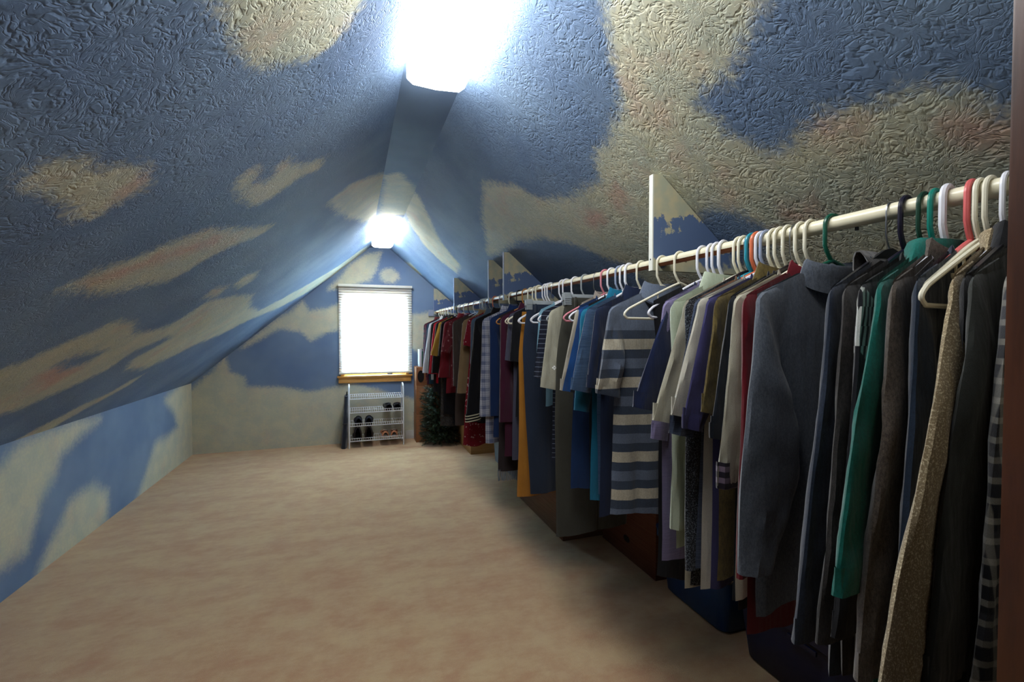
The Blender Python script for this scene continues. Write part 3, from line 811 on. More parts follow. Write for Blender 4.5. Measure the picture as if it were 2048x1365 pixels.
def collar_part(r, kind, neckw, nfront, nback, mat, th):
    if kind == 'crew':
        a = neck_ring(neckw, nfront, nback, up=-.012, grow=1.06, th=th); b = neck_ring(neckw, nfront, nback, up=.006, grow=1.0, th=th * .9)
        c = neck_ring(neckw, nfront, nback, up=.004, grow=.94, th=th * .7); d = neck_ring(neckw, nfront, nback, up=-.014, grow=.93, th=th * .7)
        MB().loft([a, b, c, d]).build('neckband', mat, r)
    elif kind == 'mock':
        rr = [neck_ring(neckw, nfront, nback, up=-.024, grow=1.12, th=th), neck_ring(neckw, nfront * .7, nback, up=.004, grow=1.0, th=th), neck_ring(neckw, nfront * .6, nback * .3, up=.022, grow=.88, th=th * 1.3),
              neck_ring(neckw, nfront * .55, nback * .3, up=.026, grow=.84, th=th * 1.2), neck_ring(neckw, nfront * .6, nback * .4, up=.020, grow=.80, th=th * .9), neck_ring(neckw, nfront * .5, nback, up=-.01, grow=.85, th=th * .7)]
        MB().loft(rr).build('collar', mat, r)
    elif kind == 'cowl':
        rr = [neck_ring(neckw, nfront, nback, up=-.034, grow=1.34, th=th * 1.2), neck_ring(neckw, nfront * .8, nback, up=-.006, grow=1.14, th=th * 1.7), neck_ring(neckw, nfront * .5, nback * .5, up=.018, grow=.96, th=th * 2.1),
              neck_ring(neckw, nfront * .2, nback * .3, up=.030, grow=.76, th=th * 2.0), neck_ring(neckw, nfront * .3, nback * .4, up=.026, grow=.62, th=th * 1.6), neck_ring(neckw, nfront * .8, nback, up=-.01, grow=.75, th=th)]
        MB().loft(rr).build('collar', mat, r)
    elif kind in ('shirt', 'polo'):
        rr = [neck_ring(neckw, nfront, nback, up=-.006, grow=.98, th=th), neck_ring(neckw, nfront * .4, nback * .4, up=.030, grow=.90, th=th * 1.1),
              neck_ring(neckw, nfront * .4, nback * .4, up=.034, grow=.95, th=th * 1.5), neck_ring(neckw, nfront * .9, nback, up=-.012, grow=1.22, th=th * 1.9),
              neck_ring(neckw, nfront * .9, nback, up=-.018, grow=1.2, th=th * 1.6)]
        MB().loft(rr).build('collar', mat, r)
        MB().box(-.014, .014, -th * 1.25 - .006, -th * 1.25 + .002, zsh(neckw) - nfront - (.34 if kind == 'shirt' else .13), zsh(neckw) - nfront + .012).build('placket', mat, r, bevel=.001)
    elif kind == 'hood':
        rr = []
        for i in range(9):
            t = i / 8
            a = math.radians(-20 + 150 * t)
            w = neckw * (1.15 - .25 * t)
            ring = []
            for q in range(16):
                w2 = 2 * math.pi * q / 16
                ring.append((w * math.cos(w2), .020 + .030 * math.sin(a) * 1.2 + .016 * math.sin(w2) * (1.2 - .5 * t), zsh(neckw) - .03 - .06 * (t - .4) ** 2 + .052 * math.sin(math.pi * min(t * 1.1, 1)) + .012 * math.sin(w2) * math.cos(a)))
            rr.append(ring)
        MB().loft(rr, True, True, True).build('hood', mat, r)

GARMENTS = []
def top(name, label, cat, Y, yaw, mat, sw=.212, L=.66, sl=None, elx=-.30, ez=-.50, wend=.072, collar='crew', cmat=None,
        thick=.012, chest=None, hem=None, neckw=.078, nfront=.055, nback=.012, lean=0.0, fold=.008, cuff=None, hang=('cream', 'tube'),
        hlabel=None, yoff=-.010, bulge=0.0, ripple=1.0, flare=.004, group=None, buttons=0, hem_band=None, hoff=0.0, hthick=.0042, sleeves=True):
    r = empty(name, (RODX, Y, RODZ), math.radians(yaw))
    tag(r, label, cat, group or 'garments hanging on the rod')
    seed = rng.random() * 50
    long = ez < -.6
    chest = chest if chest else sw - .022
    hem = hem if hem else chest + .012
    body_mesh(sw, L, chest, hem, thick, neckw, nfront, nback, lean, seed, fold, flare).build('body', mat, r)
    if sleeves:
        s, last = sleeve_mesh(-1, sw, elx, ez, wend, thick * (.95 if not long else 1.1), seed + 1, fold, yoff, bulge, ripple)
        s.build('sleeve', mat, r)
        if cuff: cuff_mesh(last, cuff[1]).build('cuff', cuff[0], r)
        relx = -(sw + (abs(elx) - sw) * .45)
        s, last = sleeve_mesh(1, sw, relx, ez + .01, wend, thick * .9, seed + 2, fold, yoff * .6, bulge * .5, ripple)
        s.build('sleeve', mat, r)
        if cuff: cuff_mesh(last, cuff[1]).build('cuff', cuff[0], r)
    if collar: collar_part(r, collar, neckw, nfront, nback, cmat or mat, thick * .8 + .004)
    for b in range(buttons):
        z = zsh(neckw) - nfront - .03 - b * .07
        MB().tube([(0, -thick * 1.25 - .007, z), (0, -thick * 1.25 - .010, z)], .005, 8).build('button', M_BUTTON, r)
    if hang:
        hanger(Y + hoff, yaw, hang[0], hlabel, hang[1], thick=hthick)
    return r

def trousers(name, label, Y, yaw, mat, halfw=.17, x0=0.0, L=1.05, zt=-.098, thick=.014, lean=0.0, spread=.0, hang=('clear', 'clip'), hlabel=None, wmat=None, hemw=None):
    r = empty(name, (RODX, Y, RODZ), math.radians(yaw))
    tag(r, label, 'trousers', 'trousers hanging on the rod')
    seed = rng.random() * 50
    for s in (-1, 1):
        rings = []; n = 26
        for j in range(n + 1):
            t = j / n
            z = zt - .035 - (L - .035) * t
            inner = 0.002 if t > .22 else -.012
            wo = halfw * (1 + .14 * math.sin(min(1, t * 4) * math.pi / 2)) + (spread * min(1, t * 2))
            hw = hemw or halfw * .92
            outer = wo + (hw + spread - wo) * max(0, (t - .22) / .78)
            xa, xb = (-outer, -inner + (.02 * t)) if s < 0 else (inner - (.02 * t), outer)
            cx, hx = (xa + xb) / 2, (xb - xa) / 2
            ring = []
            for q in range(20):
                w = 2 * math.pi * q / 20
                c_ = math.copysign(abs(math.cos(w)) ** .75, math.cos(w))
                f = .010 * min(1, t * 2) * (noise.noise((c_ * 1.5 + s, z * 2.2, seed)) + .4 * noise.noise((c_ * 4, z * 6, seed)))
                th = thick * (.8 + .5 * t)
                crease = -.006 * math.exp(-(c_ / .18) ** 2) if math.sin(w) < 0 else 0
                ring.append((x0 + cx + hx * c_ + lean * t * t, s * .005 + th * math.sin(w) + f + crease, z))
            rings.append(ring)
        last = rings[-1]; cy = sum(p[1] for p in last) / 20; cx = sum(p[0] for p in last) / 20
        rings.append([(cx + (p[0] - cx) * .97, cy + (p[1] - cy) * .7, p[2] + .003) for p in last])
        rings.append([(cx + (p[0] - cx) * .95, cy + (p[1] - cy) * .6, p[2] + .05) for p in last])
        MB().loft(rings).build('leg', mat, r)
    rings = []
    for z, g in ((zt, .97), (zt - .002, 1.0), (zt - .038, 1.015), (zt - .04, 1.0)):
        rings.append([(x0 + halfw * g * math.copysign(abs(math.cos(w)) ** .6, math.cos(w)), (thick + .003) * g * math.sin(w), z) for w in [2 * math.pi * q / 28 for q in range(28)]])
    rings = [[(x0 + (p[0] - x0) * .95, p[1] * .6, p[2]) for p in rings[0]]] + rings
    MB().loft(rings).build('waistband', wmat or mat, r)
    for x in (-.72, -.2, .3, .75):
        MB().box(x0 + x * halfw - .005, x0 + x * halfw + .005, -thick - .008, -thick - .002, zt - .044, zt + .002).build('belt_loop', wmat or mat, r, bevel=.001)
    if hang: hanger(Y, yaw, hang[0], hlabel, hang[1], w=halfw + .02)
    return r

M_BUTTON = plain('button', srgb(60, 60, 64), .4)
F = fabric
S = srgb

# ------------------------------------------------------------------ the clothes, doorway end first
slate = F('slate_heather', S(86, 94, 106), 'heather', S(108, 116, 128))
black = F('black_cotton', S(20, 22, 28))
navyblk = F('navy_black_cotton', S(20, 28, 48))
char = F('charcoal_olive_fleece', S(50, 54, 50), amp=.3)
ink = F('ink_blue_knit', S(22, 38, 58), 'heather', S(30, 48, 70))
oat = F('oatmeal_heather_fleece', S(150, 132, 100), 'speckle', S(226, 210, 172), scale=1.0)
taupe = F('taupe_heather', S(74, 66, 60), 'heather', S(108, 98, 88))
emer = F('emerald_knit', S(8, 104, 94), 'heather', S(14, 120, 108))
chk = F('black_with_pale_bars', S(16, 18, 26), 'sleevechecks', S(206, 210, 204))
fuzz = F('dark_brown_fuzzy', S(40, 38, 38), 'heather', S(62, 58, 56))
cnavy = F('dull_navy_heather', S(34, 44, 62), 'heather', S(46, 58, 78))
plaidbw = F('black_white_plaid', S(14, 16, 24), 'plaid', S(64, 66, 72), S(200, 196, 180), scale=1.4)
crim = F('crimson_jersey', S(120, 14, 32))
cream = F('cream_cotton', S(208, 204, 182))
ivory = F('ivory_cotton', S(216, 212, 196))
cuffst = F('striped_rib', S(30, 22, 40), 'cuffstripes', S(128, 112, 132))
teeblk = F('blue_black_pique', S(22, 32, 44))
olive = F('olive_cotton', S(122, 106, 58), 'heather', S(96, 84, 48), scale=.3)
indigo = F('indigo_cotton', S(64, 62, 112))
heatnavy = F('navy_grey_slub', S(54, 66, 92), 'slub', S(86, 98, 122))
speck = F('black_white_fleck', S(26, 30, 40), 'speckle', S(128, 140, 152))
tanb = F('tan_cotton', S(168, 132, 100))
mint = F('pale_mint_cotton', S(200, 214, 190))
lav = F('lavender_slub', S(134, 126, 168), 'slub', S(150, 142, 184))
royaln = F('navy_blue_cotton', S(22, 38, 80))
rugby = F('wide_banded_cotton', S(62, 74, 92), 'rugby', S(108, 120, 140), S(208, 200, 178))
polo = F('midnight_pique', S(22, 36, 66))
denim = F('denim_heather', S(50, 76, 110), 'slub', S(72, 98, 130))
cyan = F('bright_cyan_cotton', S(26, 120, 156))
block = F('grey_blue_black_panels', S(172, 166, 152), 'blocks', S(26, 80, 146), S(18, 22, 30))
deepb = F('deep_blue_cotton', S(14, 50, 98))
stone = F('stone_cotton', S(186, 184, 164))
stonek = F('stone_grey_knit', S(160, 150, 140))
pinst = F('navy_thin_stripe', S(24, 30, 48), 'pinstripe', S(118, 128, 148))
lblue = F('light_blue_cotton', S(132, 178, 200))
olivet = F('dark_olive_twill', S(66, 66, 58))
navyt = F('navy_twill', S(38, 50, 70))
ochre = F('ochre_twill', S(184, 124, 44))
slatef = F('slate_jersey', S(78, 80, 98))
burg = F('burgundy_cotton', S(70, 24, 48))
brown = F('dark_brown_knit', S(48, 40, 42))
fringe = F('grey_fringe', S(96, 104, 116))
navy = F('strong_navy_cotton', S(24, 48, 92))
plaidw = F('white_blue_plaid', S(196, 200, 214), 'plaid', S(112, 122, 152), S(92, 100, 130), scale=.8)
jack = F('black_wool', S(18, 20, 26))
trimw = F('cream_trim', S(216, 212, 184))
tan = F('tan_twill', S(158, 134, 100))
floral = F('red_floral', S(136, 26, 44), 'floral', S(220, 186, 190))
florald = F('dusty_rose_floral', S(130, 50, 62), 'floral', S(200, 150, 152), scale=.7)
greyb = F('grey_brown_jersey', S(86, 76, 72))
steel = F('steel_blue_cotton', S(88, 108, 128))
dred = F('brick_red_cotton', S(140, 40, 54))
bred = F('bright_red_cotton', S(190, 22, 44))
yellow = F('mustard_yellow_cotton', S(212, 168, 70))
white = F('white_cotton', S(208, 212, 218))
plum = F('plum_cotton', S(66, 20, 48))
tealn = F('teal_navy_cotton', S(24, 58, 78))
plaidr = F('red_black_plaid', S(120, 34, 38), 'plaid', S(28, 26, 32), S(60, 50, 54), scale=.8)

def hl_(c, what): return '%s hanger holding the %s' % (c, what)
# -- nearest the doorway
top('flannel_shirt', 'black and white plaid flannel shirt hanging against the door jamb', 'shirt', .375, 0, plaidbw, sw=.20, L=.80, elx=-.305, ez=-.86, wend=.055, collar='shirt', hang=('white', 'tube'), hlabel=hl_('white', 'black and white plaid flannel shirt'), thick=.010)
top('fleece_jacket', 'charcoal olive fleece jacket with plain cuffs beside the door jamb', 'jacket', .425, 4, char, L=.74, elx=-.345, ez=-.72, wend=.062, collar='mock', hang=('black', 'tube'), hlabel=hl_('black', 'charcoal olive fleece jacket'), thick=.011, bulge=.01)
top('dark_cardigan', 'black cardigan pressed between the olive fleece and the oatmeal fleece', 'cardigan', .450, 8, black, L=.70, elx=-.27, ez=-.76, wend=.05, collar='shirt', hang=('black', 'flat'), hlabel=hl_('black slim', 'black cardigan by the oatmeal fleece'), thick=.009)
top('fleece_pullover', 'oatmeal speckled fleece pullover with a long wide sleeve', 'sweater', .470, 9.5, oat, L=.76, elx=-.468, ez=-.80, wend=.074, collar='mock', hang=('white', 'tube'), hlabel=hl_('white', 'oatmeal speckled fleece pullover'), thick=.011, bulge=.012)
hanger(.491, 5, 'cream', 'bare cream hanger poking out in front of the ink blue sweater', w=.212)
hanger(.505, 7, 'cream', 'bare cream hanger just behind the one poking out near the doorway', w=.208)
top('knit_sweater', 'ink blue knit sweater behind the bare cream hanger', 'sweater', .517, 9, ink, sw=.205, L=.74, elx=-.30, ez=-.78, wend=.055, hang=('coral', 'tube'), hlabel='coral pink hanger holding the ink blue sweater', hthick=.005, thick=.010)
top('heather_sweater', 'taupe heather sweater between the ink blue and the emerald tops', 'sweater', .553, 10, taupe, L=.74, elx=-.325, ez=-.79, wend=.040, collar='mock', hang=('white', 'tube'), hlabel='thick white hanger holding the taupe heather sweater', hthick=.0062, thick=.011, bulge=.0)
top('turtleneck_top', 'emerald green top with a tall rolled collar', 'sweater', .572, 9, emer, L=.72, elx=-.352, ez=-.66, wend=.034, collar='cowl', nfront=.03, hang=('teal', 'tube'), hlabel='teal green hanger holding the emerald top', thick=.010, bulge=.03, hthick=.0048)
top('track_top', 'black top with pale checker bars printed on its shoulder', 'top', .590, 6.5, chk, L=.70, elx=-.30, ez=-.76, wend=.05, hang=('darkgreen', 'tube'), hlabel='dark green hanger holding the black top with pale bars', thick=.009)
top('hooded_top', 'dark brown fuzzy hooded top next to the pale-barred black top', 'hoodie', .621, 8, fuzz, L=.72, elx=-.30, ez=-.79, wend=.05, collar='hood', hang=('navy', 'tube'), hlabel='navy black hanger holding the dark brown fuzzy hoodie', thick=.011, hthick=.005)
top('sweatshirt', 'dull navy sweatshirt behind the dark brown fuzzy hooded top', 'sweatshirt', .648, 8, cnavy, L=.74, elx=-.325, ez=-.80, wend=.05, hang=('black', 'flat'), hlabel='slim black hanger holding the dull navy sweatshirt', thick=.012)
# -- middle of the near section
top('mock_neck_sweater', 'large slate blue sweater with a stand-up collar', 'sweater', .771, -3.2, slate, L=.70, elx=-.278, ez=-.765, wend=.040, collar='mock', neckw=.088, nfront=.035, hang=('green', 'tube'), hlabel='dark green hanger holding the slate blue sweater', thick=.017, bulge=.055, fold=.010, hthick=.0046, yoff=-.028)
top('jersey_pullover', 'crimson long-sleeved top beside the slate blue sweater', 'top', .824, 3.2, crim, L=.76, elx=-.245, ez=-.80, wend=.045, collar='mock', hang=('cream', 'tube'), hlabel='cream hanger holding the crimson top', thick=.010)
top('raglan_top', 'cream top with dark striped cuffs next to the crimson top', 'top', .849, 2, cream, L=.70, elx=-.272, ez=-.60, wend=.030, cuff=(cuffst, .055), hang=('cream', 'tube'), hlabel='cream hanger holding the cream top with striped cuffs', thick=.009)
top('striped_collar_polo', 'black shirt with a striped neckband between cream and black tops', 'shirt', .866, 4, black, sw=.20, L=.74, elx=-.24, ez=-.44, wend=0.037, cmat=cuffst, hang=('black', 'flat'), hlabel='slim black hanger holding the black shirt with striped neckband', thick=.008)
top('pique_tee', 'blue black short-sleeved tee with ribbed sleeve ends', 'tee', .886, 7.3, teeblk, L=.74, elx=-.288, ez=-.485, wend=0.034, cuff=(teeblk, .03), hang=('cream', 'tube'), hlabel='cream hanger holding the blue black tee', thick=.009)
top('cotton_shirt', 'olive brown shirt behind the blue black tee', 'shirt', .908, 2, olive, L=.70, elx=-.268, ez=-.44, wend=0.031, collar='shirt', hang=('cream', 'tube'), hlabel='cream hanger holding the olive brown shirt', thick=.009)
top('cotton_tee', 'indigo purple tee with a hemmed sleeve next to the olive shirt', 'tee', .926, -.8, indigo, L=.72, elx=-.297, ez=-.477, wend=0.031, cuff=(indigo, .028), hang=('cream', 'tube'), hlabel='cream hanger holding the indigo purple tee', thick=.009)
top('cotton_tee', 'ivory tee with a short sleeve between indigo tee and flecked cardigan', 'tee', .949, -2.8, ivory, L=.74, elx=-.304, ez=-.455, wend=0.031, hang=('greyblue', 'tube'), hlabel='grey blue hanger holding the ivory tee', thick=.009)
top('slub_tee', 'navy grey streaked tee showing its sleeve below the ivory tee', 'tee', .965, -1.8, heatnavy, L=.72, elx=-.300, ez=-.505, wend=0.036, hang=('white', 'tube'), hlabel='white hanger holding the navy grey streaked tee', thick=.009)
top('cotton_blouse', 'tan blouse almost hidden between ivory and cream tops', 'blouse', .980, 1, tanb, sw=.205, L=.66, elx=-.262, ez=-.42, wend=0.031, hang=('orange', 'tube'), hlabel='orange hanger holding the hidden tan blouse', thick=.008, hthick=.005)
hanger(.997, 0, 'cyan', 'cyan blue hanger between the orange and the black slim hangers', thick=.005, w=.19)
top('flecked_cardigan', 'long black cardigan with white flecks, draped between two cream tops', 'cardigan', 1.008, 1.8, speck, L=.78, elx=-.225, ez=-.88, wend=.028, collar=None, hang=('black', 'flat'), hlabel='slim black velvet hanger whose tip shows by the flecked cardigan', thick=.009)
top('cotton_tunic', 'cream tunic with wide short sleeve beside the flecked cardigan', 'tunic', 1.026, 3.7, cream, L=.78, elx=-.330, ez=-.475, wend=0.034, hang=('cream', 'tube'), hlabel='cream hanger holding the cream tunic', thick=.010, chest=.205, hem=.205)
hanger(1.042, 0, 'cream', 'empty cream hanger just beyond the cream tunic', w=.19)
top('collared_blouse', 'pale mint blouse with a raised collar', 'blouse', 1.103, 10, mint, L=.70, elx=-.225, ez=-.80, wend=.036, collar='shirt', neckw=.085, nfront=.03, hang=('white', 'tube'), hlabel='white hanger holding the pale mint blouse', thick=.012, bulge=-.01, hthick=.005)
top('slub_tunic', 'lavender tunic hanging long between the mint blouse and navy tee', 'tunic', 1.128, 5, lav, sw=.205, L=.75, elx=-.262, ez=-.55, wend=0.031, hang=('white', 'tube'), hlabel='white hanger holding the lavender tunic', thick=.010, chest=.212, hem=.212)
top('cotton_tee', 'navy blue tee between the lavender tunic and striped tee', 'tee', 1.152, 11, royaln, sw=.20, L=.70, elx=-.338, ez=-.455, wend=0.043, hang=('white', 'tube'), hlabel='white hanger holding the navy blue tee', thick=.011)
top('long_vest', 'long black sleeveless vest hanging just before the striped tee', 'vest', 1.190, 2, black, sw=.19, L=.86, sleeves=False, chest=.17, hem=.17, collar=None, nfront=.10, hang=('white', 'tube'), hlabel='white hanger holding the long black vest', thick=.012)
hanger(1.297, -1.8, 'cream', 'bare cream hanger standing out in front of the striped tee', w=.212)
top('striped_tee', 'polo tee with wide grey, slate and cream stripes', 'tee', 1.393, .8, rugby, L=.73, elx=-.276, ez=-.452, wend=0.045, collar='polo', hang=('cream', 'tube'), hlabel='cream hanger holding the striped polo tee', thick=.020, fold=.018, cuff=(rugby, .022))
# -- beyond the first bracket
top('pique_polo', 'midnight blue polo just behind the striped tee', 'polo shirt', 1.520, 6, polo, sw=.205, L=.77, elx=-.26, ez=-.45, wend=0.040, collar='polo', hang=('cream', 'tube'), hlabel='cream hanger behind the white-edged bracket holding the midnight polo', thick=.014)
top('heather_tee', 'denim blue heather tee with an open short sleeve', 'tee', 1.602, 10, denim, L=.73, elx=-.298, ez=-.465, wend=0.048, hang=('white', 'tube'), hlabel='thick white hanger holding the denim heather tee', thick=.014, hthick=.0052, chest=.165, hem=.16)
top('cotton_tee', 'bright cyan tee peeking out behind the denim tee', 'tee', 1.640, 10, cyan, L=.75, elx=-.262, ez=-.55, wend=0.037, collar='polo', hang=('white', 'tube'), hlabel='white hanger holding the bright cyan tee', thick=.011, chest=.165, hem=.168)
top('panelled_tee', 'black tee with blue and grey sleeve panels', 'tee', 1.672, 5.8, block, L=.70, elx=-.296, ez=-.478, wend=0.046, collar='crew', hang=('greyblue', 'tube'), hlabel='grey blue hanger holding the panelled blue and black tee', thick=.011, chest=.15, hem=.15)
top('long_tee', 'deep blue long tee hanging below the panelled tee', 'tee', 1.735, 3, deepb, sw=.16, L=.76, elx=-.195, ez=-.42, wend=0.037, hang=('white', 'tube'), hlabel='white hanger holding the deep blue long tee', thick=.012, chest=.185, hem=.195)
top('knit_cardigan', 'stone grey cardigan between the deep blue tee and olive trousers', 'cardigan', 1.790, 3, stonek, sw=.12, L=.6, elx=-.15, ez=-.46, wend=0.031, collar='mock', hang=('pink', 'tube'), hlabel='pink hanger holding the stone grey cardigan', thick=.010, neckw=.06)
trousers('dress_trousers', 'dark olive trousers clipped up by the waist, reaching almost to the floor', 1.860, 3, olivet, halfw=.172, L=1.06, zt=-.100, lean=-.02, spread=.03, hlabel='clear clip hanger gripping the dark olive trousers')
top('logo_tee', 'stone beige tee with a small white logo on the sleeve', 'tee', 1.975, 4, stone, sw=.185, L=.70, elx=-.246, ez=-.505, wend=0.048, hang=('clear', 'tube'), hlabel='clear hanger holding the stone beige tee', thick=.013, chest=.13, hem=.13)
LOGO_TEE = bpy.data.objects['logo_tee']
top('thin_striped_tee', 'navy tee with thin white stripes', 'tee', 2.080, 4, pinst, sw=.18, L=.74, elx=-.236, ez=-.470, wend=0.043, hang=('white', 'tube'), hlabel='white hanger holding the navy thin-striped tee', thick=.013, chest=.125, hem=.13)
top('cotton_tee', 'light blue tee showing a sliver behind the thin-striped tee', 'tee', 2.180, 4, lblue, sw=.15, L=.5, elx=-.185, ez=-.45, wend=0.037, hang=('white', 'tube'), hlabel='white hanger holding the light blue tee', thick=.012, chest=.12, hem=.12)
hanger(2.225, 2, 'white', 'empty white hanger between the light blue tee and navy trousers', w=.18)
trousers('chino_trousers', 'navy trousers clipped up by the waist beside the ochre trousers', 2.330, 3, navyt, halfw=.172, L=1.03, zt=-.105, hemw=.150, hlabel='clear clip hanger gripping the navy trousers')
hanger(2.385, 3, 'white', 'empty white hanger right behind the navy trousers', w=.19)
hanger(2.417, 3, 'white', 'empty white hanger between the navy and the ochre trousers', w=.185)
trousers('chino_trousers', 'ochre yellow trousers hanging behind the navy trousers', 2.455, 3, ochre, halfw=.150, L=1.05, zt=-.14, lean=-.045, hang=('white', 'tube'), hlabel='white hanger carrying the ochre trousers')
top('cotton_tee', 'black tee with a white hanger tip at its shoulder', 'tee', 2.560, 8, black, sw=.165, L=.62, elx=-.20, ez=-.42, wend=0.037, hang=('cream', 'tube'), hlabel='cream hanger whose rounded tip shows beside the black tee', thick=.014, hthick=.0055)
top('jersey_tunic', 'slate grey tunic hanging below the black tee', 'tunic', 2.610, 8, slatef, sw=.175, L=.86, elx=-.215, ez=-.42, wend=0.037, hang=('cream', 'tube'), hlabel='cream hanger holding the slate grey tunic', thick=.013)
top('cotton_shirt', 'burgundy long-sleeved shirt beside the slate tunic', 'shirt', 2.690, 9, burg, sw=.20, L=.86, elx=-.228, ez=-.80, wend=.052, collar='shirt', buttons=3, hang=('cream', 'tube'), hlabel='cream hanger holding the burgundy shirt', thick=.020)
sk = top('fringed_dress', 'dark brown dress ending in a grey fringe near the floor', 'dress', 2.790, 8, brown, sw=.19, L=.98, sleeves=False, chest=.17, hem=.205, collar=None, nfront=.1, hang=('ochre', 'tube'), hlabel='ochre hanger holding the dark brown fringed dress', thick=.020, flare=.02)
top('dress_shirt', 'strong navy blue shirt between burgundy and plaid shirts', 'shirt', 2.900, 8, navy, sw=.205, L=.80, elx=-.225, ez=-.80, wend=.055, collar='shirt', hang=('black', 'tube'), hlabel='black hanger holding the strong navy shirt', thick=.020)
top('plaid_shirt', 'white and blue plaid shirt with long sleeves', 'shirt', 3.060, 8, plaidw, L=.84, elx=-.252, ez=-.83, wend=.055, collar='shirt', hang=('cream', 'tube'), hlabel='cream hanger holding the white and blue plaid shirt', thick=.020)
top('blazer', 'black jacket with cream stripes around the cuff', 'jacket', 3.290, 10, jack, L=.76, elx=-.300, ez=-.90, wend=.058, collar='shirt', cuff=(jack, .05), hang=('clear', 'tube'), hlabel='clear hanger holding the black jacket with striped cuff', thick=.024)
top('work_shirt', 'steel blue shirt between the black jacket and tan shirt', 'shirt', 3.460, 10, steel, sw=.195, L=.66, elx=-.22, ez=-.5, wend=0.031, collar='shirt', hang=('orange', 'tube'), hlabel='orange hanger holding the steel blue shirt', thick=.018)
top('floral_dress', 'red dress with small white flowers, hem below the black jacket', 'dress', 3.560, 8, floral, sw=.20, L=.98, elx=-.25, ez=-.36, wend=0.037, chest=.19, hem=.255, hang=('clear', 'tube'), hlabel='clear hanger holding the red floral dress', thick=.020, flare=.03)
top('work_shirt', 'tan long-sleeved shirt next to the steel blue shirt', 'shirt', 3.680, 10, tan, L=.70, elx=-.280, ez=-.75, wend=.05, collar='shirt', hang=('clear', 'tube'), hlabel='clear hanger holding the tan shirt', thick=.020)
for i, y in enumerate((3.74, 3.79, 3.84)):
    hanger(y, (-18, 14, -6)[i], 'clear', ('clear empty hanger tilted toward the doorway by the tan shirt', 'clear empty hanger in the middle of the tangle by the tan shirt', 'clear empty hanger at the window side of the tangle')[i], w=.17, thick=.005)
top('jersey_dress', 'grey brown dress hanging long behind the tan shirt', 'dress', 4.080, 11, greyb, L=.92, elx=-.225, ez=-.74, wend=.045, hang=('white', 'tube'), hlabel='white hanger holding the grey brown dress', thick=.022)
top('ruffled_blouse', 'dusty rose patterned blouse with ruffled short sleeves', 'blouse', 4.280, 10, florald, L=.62, elx=-.300, ez=-.44, wend=0.043, hang=('purple', 'tube'), hlabel='purple hanger holding the dusty rose blouse', thick=.022, ripple=2.2)
top('cotton_shirt', 'brick red shirt with long sleeves beyond the dusty rose blouse', 'shirt', 4.480, 10, dred, L=.70, elx=-.290, ez=-.70, wend=.06, collar='shirt', hang=('white', 'tube'), hlabel='white hanger holding the brick red shirt', thick=.022)
top('long_dress', 'long black dress between brick red shirt and mustard top', 'dress', 4.640, 8, black, L=.95, elx=-.26, ez=-.5, wend=0.037, hang=('greyblue', 'tube'), hlabel='grey blue hanger holding the long black dress', thick=.024)
top('cotton_pullover', 'mustard yellow top with a short sleeve showing', 'top', 4.800, 9, yellow, L=.62, elx=-.310, ez=-.50, wend=0.034, hang=('darkgreen', 'tube'), hlabel='dark green hanger holding the mustard top', thick=.020)
top('long_jacket', 'black jacket next to the mustard top toward the window', 'jacket', 4.960, 9, jack, L=.76, elx=-.28, ez=-.70, wend=.06, collar='shirt', hang=('white', 'tube'), hlabel='white hanger holding the black jacket by the mustard top', thick=.022)
top('cotton_pullover', 'bright red top hanging among black clothes at the far end', 'top', 5.090, 9, bred, L=.66, elx=-.29, ez=-.72, wend=.055, hang=('cream', 'tube'), hlabel='cream hanger holding the bright red top', thick=.020)
top('long_jacket', 'black jacket between the bright red and the white tops', 'jacket', 5.270, 9, black, L=.80, elx=-.27, ez=-.74, wend=.06, collar='shirt', hang=('white', 'tube'), hlabel='white hanger holding the black jacket by the white blouse', thick=.022)
top('cotton_blouse', 'white blouse whose sleeve hangs out near the wooden boxes', 'blouse', 5.450, 11, white, L=.66, elx=-.310, ez=-.74, wend=.045, collar='shirt', hang=('white', 'tube'), hlabel='white hanger holding the white blouse at the far end', thick=.020)
top('cotton_pullover', 'teal navy top just past the white blouse', 'top', 5.580, 9, tealn, L=.74, elx=-.27, ez=-.74, wend=.06, hang=('cream', 'tube'), hlabel='cream hanger holding the teal navy top', thick=.020)
top('cotton_pullover', 'plum purple top near the far end of the rod', 'top', 5.710, 9, plum, L=.74, elx=-.265, ez=-.74, wend=.06, hang=('cream', 'tube'), hlabel='cream hanger holding the plum top', thick=.020)
top('flannel_shirt', 'red and black plaid shirt, last on the rod toward the window', 'shirt', 5.860, 9, plaidr, L=.70, elx=-.245, ez=-.74, wend=.06, collar='shirt', hang=('cream', 'tube'), hlabel='cream hanger holding the red and black plaid shirt', thick=.022)

# fringe on the brown dress: hanging strands below the hem
mb = MB(); zh = zsh(.19) - .98
for i in range(46):
    x = -.20 + .40 * i / 45
    y = -.034 * math.sqrt(max(0, 1 - (x / .205) ** 4))
    mb.tube([(x, y, zh + .012), (x + rng.uniform(-.002, .002), y - .002, zh - .02), (x + rng.uniform(-.004, .004), y, zh - .055 - rng.uniform(0, .008))], .0032, 4)
mb.build('fringe', fringe, sk)

